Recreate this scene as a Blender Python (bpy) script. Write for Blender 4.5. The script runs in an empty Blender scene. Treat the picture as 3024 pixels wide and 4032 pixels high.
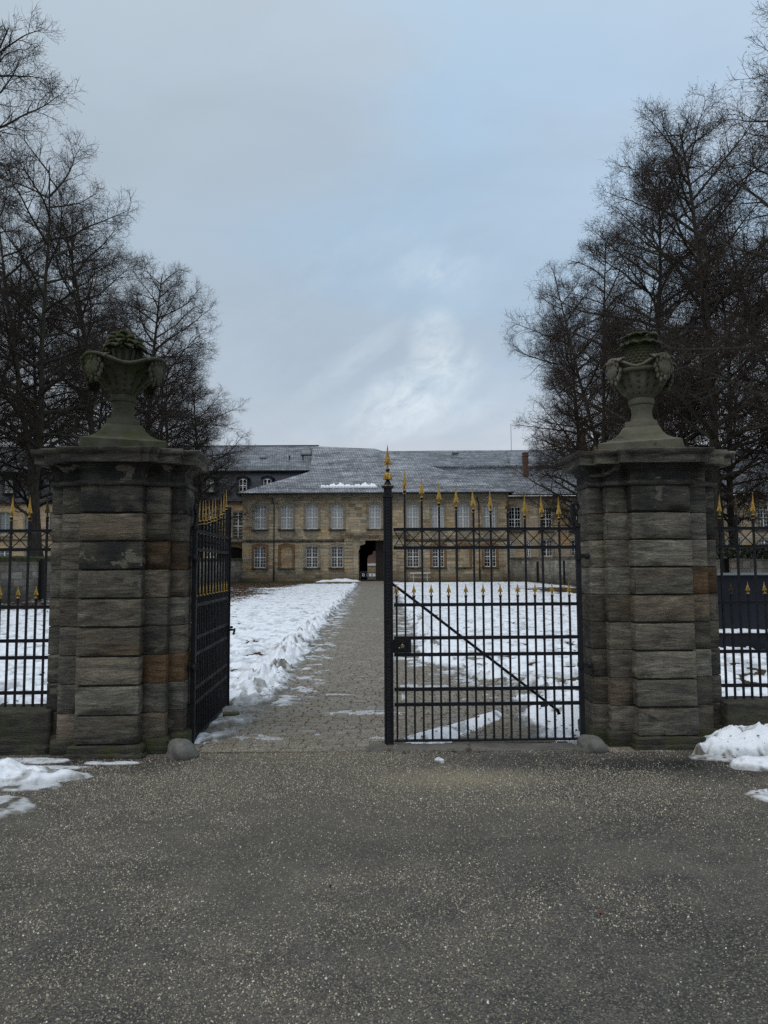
import bpy, math, random
import numpy as np
from mathutils import Vector, Matrix, Euler

random.seed(7)
R = math.radians
SC = bpy.context.scene
COL = SC.collection

# ------------------------------------------------------------------ helpers
def tag(o, label=None, cat=None, group=None, kind=None):
    if label: o["label"] = label
    if cat: o["category"] = cat
    if group: o["group"] = group
    if kind: o["kind"] = kind
    return o

def empty(name, loc=(0, 0, 0), rz=0, label=None, cat=None, group=None, parent=None):
    o = bpy.data.objects.new(name, None)
    COL.objects.link(o)
    o.location = loc
    o.rotation_euler = (0, 0, rz)
    if parent: o.parent = parent
    return tag(o, label, cat, group)

def link_mesh(name, me, parent=None, loc=None):
    o = bpy.data.objects.new(name, me)
    COL.objects.link(o)
    if parent: o.parent = parent
    if loc is not None: o.location = loc
    return o

class MB:
    def __init__(s):
        s.v = []; s.f = []; s.m = []; s.a = []; s.cur = (.5, 0., 0.)
    def add(s, vs, fs, mi=0):
        n = len(s.v)
        s.v.extend([tuple(p) for p in vs]); s.a.extend([s.cur]*len(vs))
        for f in fs:
            s.f.append([i + n for i in f]); s.m.append(mi)
        return s
    def box(s, x0, x1, y0, y1, z0, z1, mi=0):
        return s.add([(x0,y0,z0),(x1,y0,z0),(x1,y1,z0),(x0,y1,z0),(x0,y0,z1),(x1,y0,z1),(x1,y1,z1),(x0,y1,z1)],
              [(0,3,2,1),(4,5,6,7),(0,1,5,4),(1,2,6,5),(2,3,7,6),(3,0,4,7)], mi)
    def quad(s, a, b, c, d, mi=0):
        return s.add([a,b,c,d], [(0,1,2,3)], mi)
    def poly(s, pts, mi=0):
        return s.add(pts, [tuple(range(len(pts)))], mi)
    def frust(s, cx, cy, hx0, hy0, z0, hx1, hy1, z1, mi=0):
        return s.add([(cx-hx0,cy-hy0,z0),(cx+hx0,cy-hy0,z0),(cx+hx0,cy+hy0,z0),(cx-hx0,cy+hy0,z0),
                      (cx-hx1,cy-hy1,z1),(cx+hx1,cy-hy1,z1),(cx+hx1,cy+hy1,z1),(cx-hx1,cy+hy1,z1)],
              [(0,3,2,1),(4,5,6,7),(0,1,5,4),(1,2,6,5),(2,3,7,6),(3,0,4,7)], mi)
    def lathe(s, prof, n=16, cx=0, cy=0, mi=0, fn=None):
        vs = []; fs = []
        for (r, z) in prof:
            for i in range(n):
                a = 2*math.pi*i/n
                rr = r*(fn(a, z) if fn else 1)
                vs.append((cx+rr*math.cos(a), cy+rr*math.sin(a), z))
        for j in range(len(prof)-1):
            for i in range(n):
                k = (i+1) % n
                fs.append((j*n+i, j*n+k, (j+1)*n+k, (j+1)*n+i))
        fs.append(tuple(range(n))[::-1]); fs.append(tuple((len(prof)-1)*n+i for i in range(n)))
        return s.add(vs, fs, mi)
    def tube(s, pts, rad, n=6, mi=0):
        pts = [Vector(p) for p in pts]
        if not hasattr(rad, '__len__'): rad = [rad]*len(pts)
        vs = []; fs = []
        for j, p in enumerate(pts):
            t = (pts[min(j+1, len(pts)-1)] - pts[max(j-1, 0)]).normalized()
            ref = Vector((0,0,1)) if abs(t.z) < .9 else Vector((0,1,0))
            a = t.cross(ref).normalized(); b = t.cross(a)
            for i in range(n):
                w = 2*math.pi*(i+.5)/n
                vs.append(p + (a*math.cos(w) + b*math.sin(w))*rad[j])
        for j in range(len(pts)-1):
            for i in range(n):
                k = (i+1) % n
                fs.append((j*n+i, (j+1)*n+i, (j+1)*n+k, j*n+k))
        fs.append(tuple(range(n))); fs.append(tuple((len(pts)-1)*n+i for i in range(n))[::-1])
        return s.add(vs, fs, mi)
    def ell(s, c, r, rot=None, n=8, m=6, mi=0, fn=None):
        vs = []; fs = []
        M = rot or Matrix.Identity(3)
        for j in range(m+1):
            ph = math.pi*j/m
            for i in range(n):
                a = 2*math.pi*i/n
                p = Vector((r[0]*math.sin(ph)*math.cos(a), r[1]*math.sin(ph)*math.sin(a), r[2]*math.cos(ph)))
                if fn: p = fn(p)
                vs.append(Vector(c) + M @ p)
        for j in range(m):
            for i in range(n):
                k = (i+1) % n
                fs.append((j*n+i, (j+1)*n+i, (j+1)*n+k, j*n+k))
        return s.add(vs, fs, mi)
    def build(s, name, mats, parent=None, smooth=False, loc=None):
        me = bpy.data.meshes.new(name)
        me.from_pydata(s.v, [], s.f)
        if not isinstance(mats, (list, tuple)): mats = [mats]
        for m in mats: me.materials.append(m)
        if len(mats) > 1: me.polygons.foreach_set('material_index', s.m)
        if smooth: me.polygons.foreach_set('use_smooth', [True]*len(me.polygons))
        me.update()
        if len({a for a in s.a}) > 1:
            at = me.attributes.new('block', 'FLOAT_VECTOR', 'POINT'); at.data.foreach_set('vector', np.array(s.a, dtype=np.float32).ravel())
        return link_mesh(name, me, parent, loc)

def np_mesh(name, V, Q, mats, midx=None, smooth=False):
    """V (n,3) float, Q (m,k) int"""
    me = bpy.data.meshes.new(name)
    k = Q.shape[1]
    me.vertices.add(len(V)); me.vertices.foreach_set('co', np.ascontiguousarray(V, dtype=np.float32).ravel())
    me.loops.add(Q.size); me.loops.foreach_set('vertex_index', Q.ravel().astype(np.int32))
    me.polygons.add(len(Q)); me.polygons.foreach_set('loop_start', (np.arange(len(Q))*k).astype(np.int32))
    if not isinstance(mats, (list, tuple)): mats = [mats]
    for m in mats: me.materials.append(m)
    if midx is not None: me.polygons.foreach_set('material_index', midx.astype(np.int32))
    me.polygons.foreach_set('use_smooth', np.full(len(Q), smooth))
    me.update(calc_edges=True)
    return me

def hash2(ix, iy, s):
    h = (ix.astype(np.int64)*374761393 + iy.astype(np.int64)*668265263 + s*974634777) & 0xffffffff
    h = ((h ^ (h >> 13))*1274126177) & 0xffffffff
    h = ((h ^ (h >> 16))*2246822519) & 0xffffffff
    return ((h ^ (h >> 15)) & 0xffffff)/float(0xffffff)
def vnoise(x, y, s=0):
    ix = np.floor(x); iy = np.floor(y); fx = x-ix; fy = y-iy
    fx = fx*fx*(3-2*fx); fy = fy*fy*(3-2*fy)
    a = hash2(ix, iy, s); b = hash2(ix+1, iy, s); c = hash2(ix, iy+1, s); d = hash2(ix+1, iy+1, s)
    return a+(b-a)*fx+(c-a)*fy+(a-b-c+d)*fx*fy
def fbm(x, y, f=1, o=4, s=0, g=.5):
    t = 0; a = 1; n = 0
    for i in range(o):
        t = t+a*vnoise(x*f+17.3*i, y*f-9.1*i, s+i*11); n += a; a *= g; f *= 2.03
    return t/n
def sst(a, b, x):
    t = np.clip((x-a)/(b-a), 0, 1); return t*t*(3-2*t)

# ------------------------------------------------------------------ material helpers
class NT:
    def __init__(s, name, world=None):
        if world: s.m = world
        else: s.m = bpy.data.materials.new(name)
        s.m.use_nodes = True
        s.t = s.m.node_tree; s.t.nodes.clear()
    def n(s, typ, ins=None, **kw):
        nd = s.t.nodes.new(typ)
        for k, v in kw.items(): setattr(nd, k, v)
        for k, v in (ins or {}).items():
            if hasattr(v, 'is_output'): s.t.links.new(v, nd.inputs[k])
            elif v is not None: nd.inputs[k].default_value = v
        return nd
    def co(s, kind='Object'): return s.n('ShaderNodeTexCoord').outputs[kind]
    def pos(s): return s.n('ShaderNodeNewGeometry').outputs['Position']
    def map(s, vec, scale=(1,1,1), loc=(0,0,0), rot=(0,0,0)):
        return s.n('ShaderNodeMapping', {'Vector': vec, 'Scale': scale, 'Location': loc, 'Rotation': rot}).outputs[0]
    def noise(s, vec, scale, detail=4, rough=.55, dist=0):
        return s.n('ShaderNodeTexNoise', {'Vector': vec, 'Scale': scale, 'Detail': detail, 'Roughness': rough, 'Distortion': dist}).outputs['Fac']
    def vor(s, vec, scale, feature='F1', out='Distance', rnd=1):
        return s.n('ShaderNodeTexVoronoi', {'Vector': vec, 'Scale': scale, 'Randomness': rnd}, feature=feature).outputs[out]
    def ramp(s, fac, stops, interp='LINEAR'):
        nd = s.n('ShaderNodeValToRGB', {'Fac': fac}); cr = nd.color_ramp; cr.interpolation = interp
        while len(cr.elements) > 1: cr.elements.remove(cr.elements[-1])
        for i, (p, c) in enumerate(stops):
            if not hasattr(c, '__len__'): c = (c, c, c)
            e = cr.elements[0] if i == 0 else cr.elements.new(p)
            e.position = p; e.color = (*c, 1)
        return nd.outputs[0]
    def math(s, op, a, b=0, c=None, clamp=False):
        nd = s.n('ShaderNodeMath', {0: a, 1: b}, operation=op, use_clamp=clamp)
        if c is not None:
            if hasattr(c, 'is_output'): s.t.links.new(c, nd.inputs[2])
            else: nd.inputs[2].default_value = c
        return nd.outputs[0]
    def mix(s, fac, a, b, blend='MIX'):
        nd = s.n('ShaderNodeMix', data_type='RGBA', blend_type=blend)
        for sock, v in ((nd.inputs[0], fac), (nd.inputs[6], a), (nd.inputs[7], b)):
            if hasattr(v, 'is_output'): s.t.links.new(v, sock)
            elif hasattr(v, '__len__'): sock.default_value = (*v[:3], 1)
            else: sock.default_value = v
        return nd.outputs[2]
    def bump(s, h, strength=.5, dist=.01, normal=None):
        return s.n('ShaderNodeBump', {'Height': h, 'Strength': strength, 'Distance': dist, 'Normal': normal}).outputs[0]
    def sep(s, vec):
        return s.n('ShaderNodeSeparateXYZ', {0: vec}).outputs
    def comb(s, x=0, y=0, z=0):
        return s.n('ShaderNodeCombineXYZ', {0: x, 1: y, 2: z}).outputs[0]
    def island(s): return s.n('ShaderNodeNewGeometry').outputs['Random Per Island']
    def out(s, color, rough=.8, normal=None, metal=0, spec=.5, **extra):
        if not hasattr(color, 'is_output'): color = (*color[:3], 1)
        b = s.n('ShaderNodeBsdfPrincipled', {'Base Color': color, 'Roughness': rough, 'Metallic': metal, 'Specular IOR Level': spec, 'Normal': normal, **extra})
        o = s.n('ShaderNodeOutputMaterial', {'Surface': b.outputs[0]})
        return s.m

MT = {}
def mk_materials():
    # dark weathered sandstone of the gate pillars
    def sand(name, dark=0., moss=.2, ochre=.86, lift=1.0):
        s = NT(name); P = s.co(); av = s.sep(s.n('ShaderNodeAttribute', attribute_name='block').outputs['Vector']); isl = av[0]
        off = s.comb(s.math('MULTIPLY', isl, 37.), s.math('MULTIPLY', isl, 11.), s.math('MULTIPLY', isl, 53.))
        Q = s.n('ShaderNodeVectorMath', {0: P, 1: off}, operation='ADD').outputs[0]
        tilt = s.map(Q, rot=(0, .14, 0), scale=(1.2, 1.2, 7))
        strata = s.noise(tilt, 2.1, 7, .68, 1.3)
        blot = s.noise(s.map(Q, scale=(1, 1, 2.6)), 3.2, 7, .68, .6)
        fine = s.noise(Q, 75, 6, .8)
        base = s.ramp(strata, [(.28, (.022*lift,.021*lift,.019*lift)), (.45, (.073*lift,.068*lift,.056*lift)), (.58, (.122*lift,.111*lift,.087*lift)), (.75, (.205*lift,.185*lift,.145*lift))])
        och = s.ramp(strata, [(.3, (.06,.035,.018)), (.55, (.17,.095,.042)), (.75, (.24,.16,.09))])
        f1 = av[1]
        base = s.mix(f1, base, och)
        # ochre bands through ordinary blocks
        band = s.ramp(s.noise(s.map(Q, scale=(.6, .6, 4)), 1.7, 5, .6, 1.), [(.58, 0), (.68, .45)])
        base = s.mix(band, base, (.17,.105,.05))
        tone = s.ramp(s.math('FRACT', s.math('MULTIPLY', isl, 7.31)), [(0, .55), (.5, .9), (1, 1.3)])
        base = s.mix(1., base, tone, 'MULTIPLY')
        crust = s.ramp(blot, [(.34-dark*.4, .6), (.46-dark*.15, 0)] if dark < .5 else [(.36, .75), (.52, .08)])
        base = s.mix(crust, base, (.014,.0145,.0155))
        base = s.mix(s.math('MULTIPLY', av[2], s.ramp(s.noise(Q, 4.5, 5, .6), [(.42, .96), (.62, .45)])), base, (.016,.0165,.0175))
        peel = s.ramp(s.noise(s.map(Q, scale=(1,1,1.8)), 4.2, 4, .55, .4), [(.60, 0), (.615, .85)])
        base = s.mix(s.math('MULTIPLY', peel, av[2]), base, (.17,.155,.12))
        z = s.sep(P)[2]
        mz = s.math('MULTIPLY', s.ramp(s.noise(P, 4, 5, .65), [(.42, 0), (.6, 1)]), moss)
        base = s.mix(mz, base, (.045,.05,.018))
        vein = s.noise(s.map(Q, rot=(0, -.1, 0), scale=(1, 1, 7)), 4.0, 7, .72, 2.2)
        base = s.mix(1, base, s.ramp(vein, [(.34, .68), (.5, 1.), (.66, 1.25)]), 'MULTIPLY')
        base = s.mix(1, base, s.ramp(fine, [(.3, .55), (.5, 1.), (.7, 1.35)]), 'MULTIPLY')
        h = s.math('ADD', s.math('ADD', s.math('MULTIPLY', strata, 1.0), s.math('MULTIPLY', vein, .8)), s.math('MULTIPLY', fine, .35))
        nb = s.bump(h, 1., .018)
        nb = s.bump(s.noise(Q, 14, 5, .6), .5, .01, nb)
        return s.out(base, .82, nb, spec=.3)
    MT['pillar'] = sand('pillar_sandstone', .02, .1, .86, 1.62)
    MT['cornice'] = sand('crusted_sandstone', .6, .10, .9, 1.35)
    MT['dwarf'] = sand('mossy_sandstone', .2, .75, .95)
    MT['plinth'] = sand('plinth_sandstone', .1, .85, .95)

    def urn(name, lift, moss):
        s = NT(name); P = s.co()
        b = s.ramp(s.noise(s.map(P, scale=(1,1,3)), 2.5, 6, .6, .5), [(.3, (.07*lift,.066*lift,.045*lift)), (.55, (.15*lift,.142*lift,.105*lift)), (.75, (.21*lift,.2*lift,.155*lift))])
        b = s.mix(s.math('MULTIPLY', s.ramp(s.noise(P, 4.5, 6, .62), [(.42, 0), (.6, 1)]), moss), b, (.04,.048,.014))
        b = s.mix(s.ramp(s.noise(P, 7, 5, .7), [(.6, 0), (.72, .8)]), b, (.018,.018,.016))
        nb = s.bump(s.noise(P, 30, 5, .7), .5, .006)
        return s.out(b, .85, nb, spec=.25)
    MT['urn_pale'] = urn('pale_urn_stone', .85, .25)
    MT['urn_mossy'] = urn('mossy_urn_stone', .55, .8)
    MT['urn_top'] = urn('moss_green_stone', .42, .95)

    # iron
    s = NT('black_iron'); P = s.co()
    MT['iron'] = s.out(s.ramp(s.noise(P, 25, 4, .7), [(.35, (.006,.0065,.008)), (.65, (.016,.0175,.021))]), s.ramp(s.noise(P, 9, 4, .6), [(.3, .45), (.7, .68)]), s.bump(s.noise(P, 90, 3, .7), .25, .002), spec=.22)
    s = NT('gilding'); P = s.co()
    n1 = s.noise(P, 35, 5, .7)
    MT['gold'] = s.out(s.ramp(n1, [(.34, (.06,.035,.012)), (.46, (.30,.18,.04)), (.60, (.55,.36,.09)), (.75, (.72,.52,.18))]), .42, s.bump(n1, .4, .004), metal=.8)
    s = NT('shaded_gilding'); P = s.co(); n1 = s.noise(P, 30, 5, .7)  # gilding turned from the light, its shade put into the colour
    MT['gold_shade'] = s.out(s.ramp(n1, [(.45, (.02,.015,.01)), (.6, (.12,.07,.02)), (.7, (.4,.24,.06))]), .5, s.bump(n1, .5, .004), metal=.6)

    # asphalt
    s = NT('gritty_asphalt'); P = s.pos()
    big = s.noise(P, .55, 5, .6, .6)
    mid = s.noise(P, 3.5, 5, .65)
    cell = s.n('ShaderNodeTexVoronoi', {'Vector': P, 'Scale': 150.}, feature='F1')
    crgb = s.sep(cell.outputs['Color'])
    base = s.ramp(big, [(.32, (.052,.051,.048)), (.48, (.102,.096,.085)), (.66, (.165,.150,.122))])
    base = s.mix(s.ramp(mid, [(.35, .6), (.62, 0)]), base, (.026,.025,.024))
    base = s.mix(s.ramp(s.noise(s.map(P, scale=(.5, 1.3, 1)), 1.1, 6, .7, .8), [(.50, 0), (.62, .55)]), base, (.15,.135,.11))
    base = s.mix(s.ramp(crgb[2], [(.30, .5), (.34, 0)]), base, (.02,.02,.019))
    base = s.mix(s.ramp(crgb[0], [(.60, 0), (.64, .8)]), base, s.ramp(crgb[1], [(0, (.05,.05,.05)), (.6, (.15,.135,.105)), (1, (.24,.22,.18))]))
    px = s.sep(P)
    # darker asphalt at the foot of both pillars, sand spill in front of the threshold
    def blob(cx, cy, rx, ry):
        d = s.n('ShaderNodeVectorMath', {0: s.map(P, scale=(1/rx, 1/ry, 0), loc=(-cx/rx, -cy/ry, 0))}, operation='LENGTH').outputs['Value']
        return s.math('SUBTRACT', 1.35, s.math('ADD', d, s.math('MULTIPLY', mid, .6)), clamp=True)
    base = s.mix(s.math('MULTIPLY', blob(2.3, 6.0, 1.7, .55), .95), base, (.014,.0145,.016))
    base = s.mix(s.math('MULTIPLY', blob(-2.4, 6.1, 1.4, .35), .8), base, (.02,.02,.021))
    base = s.mix(s.math('MULTIPLY', blob(-.85, 6.5, 1.1, .5), .75), base, (.16,.135,.095))
    base = s.mix(s.math('MULTIPLY', blob(.55, 5.6, .75, .32), .95), base, (.30,.26,.18))
    base = s.mix(s.math('MULTIPLY', blob(-.5, 5.2, 1.9, 1.9), .35), base, (.135,.12,.088))
    hgt = s.math('ADD', s.math('MULTIPLY', s.math('SUBTRACT', 1, cell.outputs['Distance']), .6), s.noise(P, 160, 3, .7))
    nb = s.bump(hgt, .9, .006)
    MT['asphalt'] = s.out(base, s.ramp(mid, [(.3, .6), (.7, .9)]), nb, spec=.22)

    s = NT('grit'); isl = s.island()
    MT['grit'] = s.out(s.ramp(isl, [(0, (.09,.08,.062)), (.35, (.21,.182,.135)), (.75, (.35,.305,.22)), (.95, (.48,.43,.34)), (.99, (.72,.71,.67))]), .8)
    s = NT('cobble_stone'); isl = s.island(); P = s.pos()
    b = s.ramp(isl, [(0, (.15,.13,.10)), (.5, (.21,.185,.15)), (.85, (.25,.225,.185)), (1, (.33,.305,.26))])
    b = s.mix(s.ramp(s.noise(P, .8, 5, .6), [(.40, .1), (.60, .8)]), b, (.195,.165,.12))
    b = s.mix(s.ramp(s.noise(P, 40, 4, .7), [(.4, .45), (.6, 0)]), b, (.07,.06,.045))
    MT['cobble'] = s.out(b, s.ramp(s.noise(P, 2, 3), [(.4, .35), (.6, .7)]), s.bump(s.noise(P, 60, 4, .7), .6, .006), spec=.4)
    s = NT('joint_sand'); P = s.pos()
    MT['joint'] = s.out(s.ramp(s.noise(P, 20, 4, .7), [(.3, (.10,.087,.064)), (.7, (.18,.155,.115))]), .95)
    s = NT('winter_turf'); P = s.pos()
    b = s.ramp(s.noise(P, .9, 6, .7), [(.35, (.035,.04,.014)), (.55, (.06,.062,.02)), (.7, (.075,.045,.025))])
    leaf = s.ramp(s.noise(P, 5, 4, .7), [(.46, 0), (.56, .9)])
    zone = s.ramp(s.math('MULTIPLY', s.sep(P)[1], .01), [(.70, 1), (.735, 0)])
    b = s.mix(s.math('MULTIPLY', leaf, zone), b, (.085,.035,.02))
    MT['turf'] = s.out(b, .95, s.bump(s.noise(P, 12, 5, .8), .8, .04), spec=.1)
    s = NT('dead_leaf'); isl = s.island()
    MT['leaf'] = s.out(s.ramp(isl, [(0, (.05,.02,.012)), (.5, (.12,.045,.022)), (1, (.2,.09,.04))]), .7)
    # snow
    s = NT('old_snow'); P = s.pos()
    a = s.n('ShaderNodeAttribute', attribute_name='slush').outputs['Fac']
    a = s.math('ADD', a, s.math('MULTIPLY', s.math('SUBTRACT', s.noise(P, 14, 5, .7), .5), .5), clamp=True)
    c = s.ramp(a, [(0, (.86,.89,.94)), (.30, (.76,.80,.85)), (.55, (.50,.52,.54)), (.78, (.24,.235,.22)), (1, (.09,.08,.062))])
    c = s.mix(s.ramp(s.noise(P, 45, 2, .5), [(.70, 0), (.74, .7)]), c, (.12,.1,.08))
    MT['snow'] = s.out(c, s.ramp(a, [(0, .65), (.6, .35)]), s.bump(s.noise(P, 30, 5, .65), .45, .02), spec=.35)
    # facade ashlar
    def ashlar(name, w, h, stops, joint=.02, horiz='X', tone=1., stain=.5):
        s = NT(name); P = s.co(); x, y, z = s.sep(P)
        if horiz == 'XY': x = s.math('ADD', x, y)
        elif horiz == 'Y': x = y
        row = s.math('FLOOR', s.math('DIVIDE', z, h))
        rr = s.n('ShaderNodeTexWhiteNoise', {'W': row}, noise_dimensions='1D').outputs['Value']
        xx = s.math('DIVIDE', s.math('ADD', x, s.math('MULTIPLY', rr, 9.)), s.math('MULTIPLY_ADD', rr, w*.5, w*.75))
        colm = s.math('FLOOR', xx)
        cell = s.n('ShaderNodeTexWhiteNoise', {'Vector': s.comb(colm, row, 3)}, noise_dimensions='3D')
        val = cell.outputs['Value']
        fz = s.math('FRACT', s.math('DIVIDE', z, h)); fx = s.math('FRACT', xx)
        jz = s.math('LESS_THAN', fz, joint/h*1.6); jx = s.math('LESS_THAN', fx, joint/w*1.6)
        j = s.math('MAXIMUM', jz, jx)
        c = s.ramp(val, stops)
        Q = s.n('ShaderNodeVectorMath', {0: P, 1: cell.outputs['Color']}, operation='ADD').outputs[0]
        var = s.noise(s.map(Q, scale=(.5,.5,3)), 1.6, 6, .65, .8)
        c = s.mix(1, c, s.ramp(var, [(.3, .55*tone), (.7, 1.25*tone)]), 'MULTIPLY')
        st = s.ramp(s.noise(s.map(P, scale=(.45,.45,.22)), 1.3, 6, .6), [(.45, 0), (.7, stain)])
        c = s.mix(st, c, (.045,.042,.036))
        # rising damp and dirt along the foot of the wall
        foot = s.math('MULTIPLY', s.math('SUBTRACT', 1, s.math('DIVIDE', z, s.math('MULTIPLY_ADD', s.noise(P, .7, 4), 2.4, .3)), clamp=True), .7)
        c = s.mix(foot, c, (.05,.044,.036))
        c = s.mix(s.math('MULTIPLY', j, .65), c, (.04,.035,.028))
        nb = s.bump(s.math('ADD', s.math('MULTIPLY', s.math('SUBTRACT', 1, j), .7), s.math('ADD', s.math('MULTIPLY', val, .5), var)), .5, .02)
        return s.out(c, .88, nb, spec=.2)
    pal = [(0, (.26,.20,.14)), (.2, (.38,.30,.20)), (.45, (.46,.38,.27)), (.7, (.40,.35,.27)), (.84, (.48,.33,.17)), (.93, (.53,.45,.33)), (1, (.40,.24,.12))]
    MT['facade'] = ashlar('facade_ashlar', .95, .37, pal, .014, stain=.35, tone=1.25)
    MT['facade_wing'] = ashlar('wing_ashlar', 1.1, .42, [(0, (.32,.26,.17)), (.4, (.42,.34,.23)), (.75, (.38,.33,.26)), (.9, (.42,.26,.13)), (1, (.47,.39,.28))], .012, tone=1.25, stain=.3)
    MT['facade_left'] = ashlar('left_wing_ashlar', 1.3, .5, [(0, (.40,.28,.16)), (.5, (.46,.34,.21)), (1, (.40,.32,.22))], .01, tone=1.2, stain=.25)
    MT['retain'] = ashlar('retaining_masonry', .85, .36, [(0, (.13,.12,.10)), (.5, (.20,.19,.165)), (.8, (.17,.145,.11)), (1, (.25,.24,.215))], .016, 'XY', 2.0, .45)
    s = NT('trim_stone'); P = s.co()
    b = s.ramp(s.noise(s.map(P, scale=(1,1,2)), 1.6, 6, .65, .5), [(.3, (.17,.145,.11)), (.5, (.31,.265,.20)), (.7, (.40,.345,.265))])
    MT['trim'] = s.out(b, .88, s.bump(s.noise(P, 12, 4, .7), .4, .01), spec=.2)
    s = NT('trim_ochre'); P = s.co()
    MT['trim_ochre'] = s.out(s.ramp(s.noise(P, 2.2, 5, .65), [(.3, (.16,.085,.04)), (.7, (.29,.175,.09))]), .88, spec=.2)
    s = NT('trim_dark'); P = s.co()
    MT['trim_dark'] = s.out(s.ramp(s.noise(P, 1.5, 5, .65), [(.35, (.05,.046,.04)), (.65, (.17,.15,.12))]), .88, spec=.2)
    # slate
    def slate(name, c0, c1, rough, lines=.23, diag=True):
        s = NT(name); P = s.co(); x, y, z = s.sep(P)
        Q = s.comb(x, s.math('MULTIPLY', z, 1.5), 0)
        if diag:
            Q = s.map(Q, rot=(0, 0, .35))
        br = s.n('ShaderNodeTexBrick', {'Vector': Q, 'Scale': 1., 'Mortar Size': .022, 'Brick Width': .34, 'Row Height': lines, 'Color1': (0,0,0,1), 'Color2': (1,1,1,1), 'Mortar': (.5,.5,.5,1), 'Mortar Smooth': .2})
        v = s.sep(br.outputs['Color'])[0]
        c = s.mix(v, c0, c1)
        c = s.mix(s.ramp(s.noise(P, .5, 5, .6), [(.4, 0), (.7, .6)]), c, tuple(k*1.5 for k in c1))
        rowv = s.noise(s.map(P, scale=(.35, 1, 5.2)), 1.0, 3, .6)
        c = s.mix(1, c, s.ramp(rowv, [(.35, .45), (.65, 1.35)]), 'MULTIPLY')
        c = s.mix(br.outputs['Fac'], c, (.006,.006,.007))
        nb = s.bump(s.math('SUBTRACT', s.math('MULTIPLY', v, .8), s.math('MULTIPLY', br.outputs['Fac'], 1.2)), .8, .03)
        return s.out(c, rough, nb, spec=.5)
    MT['slate'] = slate('pale_slate', (.13,.145,.17), (.30,.32,.35), .5, .26)
    MT['slate_wing'] = slate('grey_slate', (.075,.085,.10), (.21,.225,.25), .5, .30)
    MT['slate_dark'] = slate('dark_slate', (.022,.027,.040), (.042,.05,.066), .6, .3, False)
    s = NT('dark_gutter'); MT['gutter'] = s.out((.012,.02,.02), .5)
    s = NT('white_paint'); P = s.co()
    MT['white'] = s.out(s.ramp(s.noise(P, 3, 3), [(.3, (.74,.74,.72)), (.7, (.84,.84,.82))]), .5)
    s = NT('lead_grey'); MT['lead'] = s.out((.16,.18,.19), .45, metal=.3)
    s = NT('blind_behind_glass'); P = s.co()
    x, y, z = s.sep(P)
    b = s.ramp(s.noise(P, .9, 4, .6), [(.3, (.29,.30,.305)), (.7, (.42,.43,.43))])
    MT['blind'] = s.out(b, .12, spec=.5)
    s = NT('dark_glass'); MT['glass'] = s.out((.008,.009,.011), .06, spec=.5)
    s = NT('grey_glass'); MT['glass_grey'] = s.out((.07,.085,.09), .08, spec=.5)
    s = NT('shutter_paint'); MT['shutter'] = s.out((.22,.25,.25), .6)
    s = NT('void_dark'); MT['void'] = s.out((.012,.011,.010), .95)
    s = NT('door_wood'); P = s.co()
    MT['door'] = s.out(s.ramp(s.noise(s.map(P, scale=(8,1,.6)), 1.5, 4), [(.3, (.014,.008,.006)), (.7, (.03,.017,.013))]), .7)
    s = NT('red_render'); P = s.co()
    MT['redwall'] = s.out(s.ramp(s.noise(s.map(P, scale=(4,1,.7)), 1.2, 5, .6), [(.3, (.09,.05,.04)), (.7, (.17,.1,.075))]), .9)
    s = NT('brick_red'); P = s.co()
    br = s.n('ShaderNodeTexBrick', {'Vector': s.comb(s.sep(P)[0], s.sep(P)[2], 0), 'Scale': 4., 'Color1': (.10,.04,.026,1), 'Color2': (.15,.065,.04,1), 'Mortar': (.12,.1,.08,1)})
    MT['brick'] = s.out(br.outputs['Color'], .9)
    s = NT('box_steel'); P = s.co()
    MT['boxgrey'] = s.out(s.ramp(s.noise(P, .8, 3), [(.3, (.010,.012,.017)), (.7, (.017,.020,.027))]), .6, spec=.12)
    s = NT('boulder_stone'); P = s.co()
    b = s.ramp(s.noise(P, 9, 6, .7), [(.35, (.075,.07,.06)), (.6, (.15,.145,.13)), (.72, (.26,.255,.24))])
    MT['boulder'] = s.out(b, .8, s.bump(s.noise(P, 35, 5, .7), .6, .01))
    s = NT('sill_stone'); P = s.co()
    b = s.ramp(s.noise(P, 3, 6, .7), [(.35, (.07,.066,.056)), (.6, (.13,.122,.105))])
    MT['sill'] = s.out(b, .75, s.bump(s.noise(P, 40, 5, .7), .5, .006))
    s = NT('mossy_wood'); P = s.co()
    MT['wood'] = s.out(s.ramp(s.noise(s.map(P, scale=(1,8,8)), 6, 4), [(.3, (.035,.04,.012)), (.7, (.08,.085,.03))]), .9)
    # bark and twigs
    s = NT('bark'); P = s.co()
    b = s.ramp(s.noise(s.map(P, scale=(6,6,1.2)), 1.6, 5, .7), [(.35, (.028,.026,.022)), (.65, (.085,.077,.062))])
    b = s.mix(s.ramp(s.noise(P, .7, 4), [(.5, 0), (.68, .5)]), b, (.045,.05,.022))
    MT['bark'] = s.out(b, .95, s.bump(s.noise(s.map(P, scale=(6,6,1.5)), 4, 4, .7), .8, .04), spec=.15)
    s = NT('twig'); MT['twig'] = s.out((.048,.038,.033), .9, spec=.15)
    s = NT('dry_bract'); isl = s.island()
    MT['bract'] = s.out(s.ramp(isl, [(0, (.03,.018,.014)), (.6, (.065,.03,.02)), (1, (.10,.05,.03))]), .9, spec=.1)
    s = NT('ivy_leaf'); isl = s.island()
    MT['ivy'] = s.out(s.ramp(isl, [(0, (.008,.013,.006)), (.7, (.02,.03,.012)), (1, (.05,.055,.02))]), .5)
    s = NT('moss_cap'); P = s.co()
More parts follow.
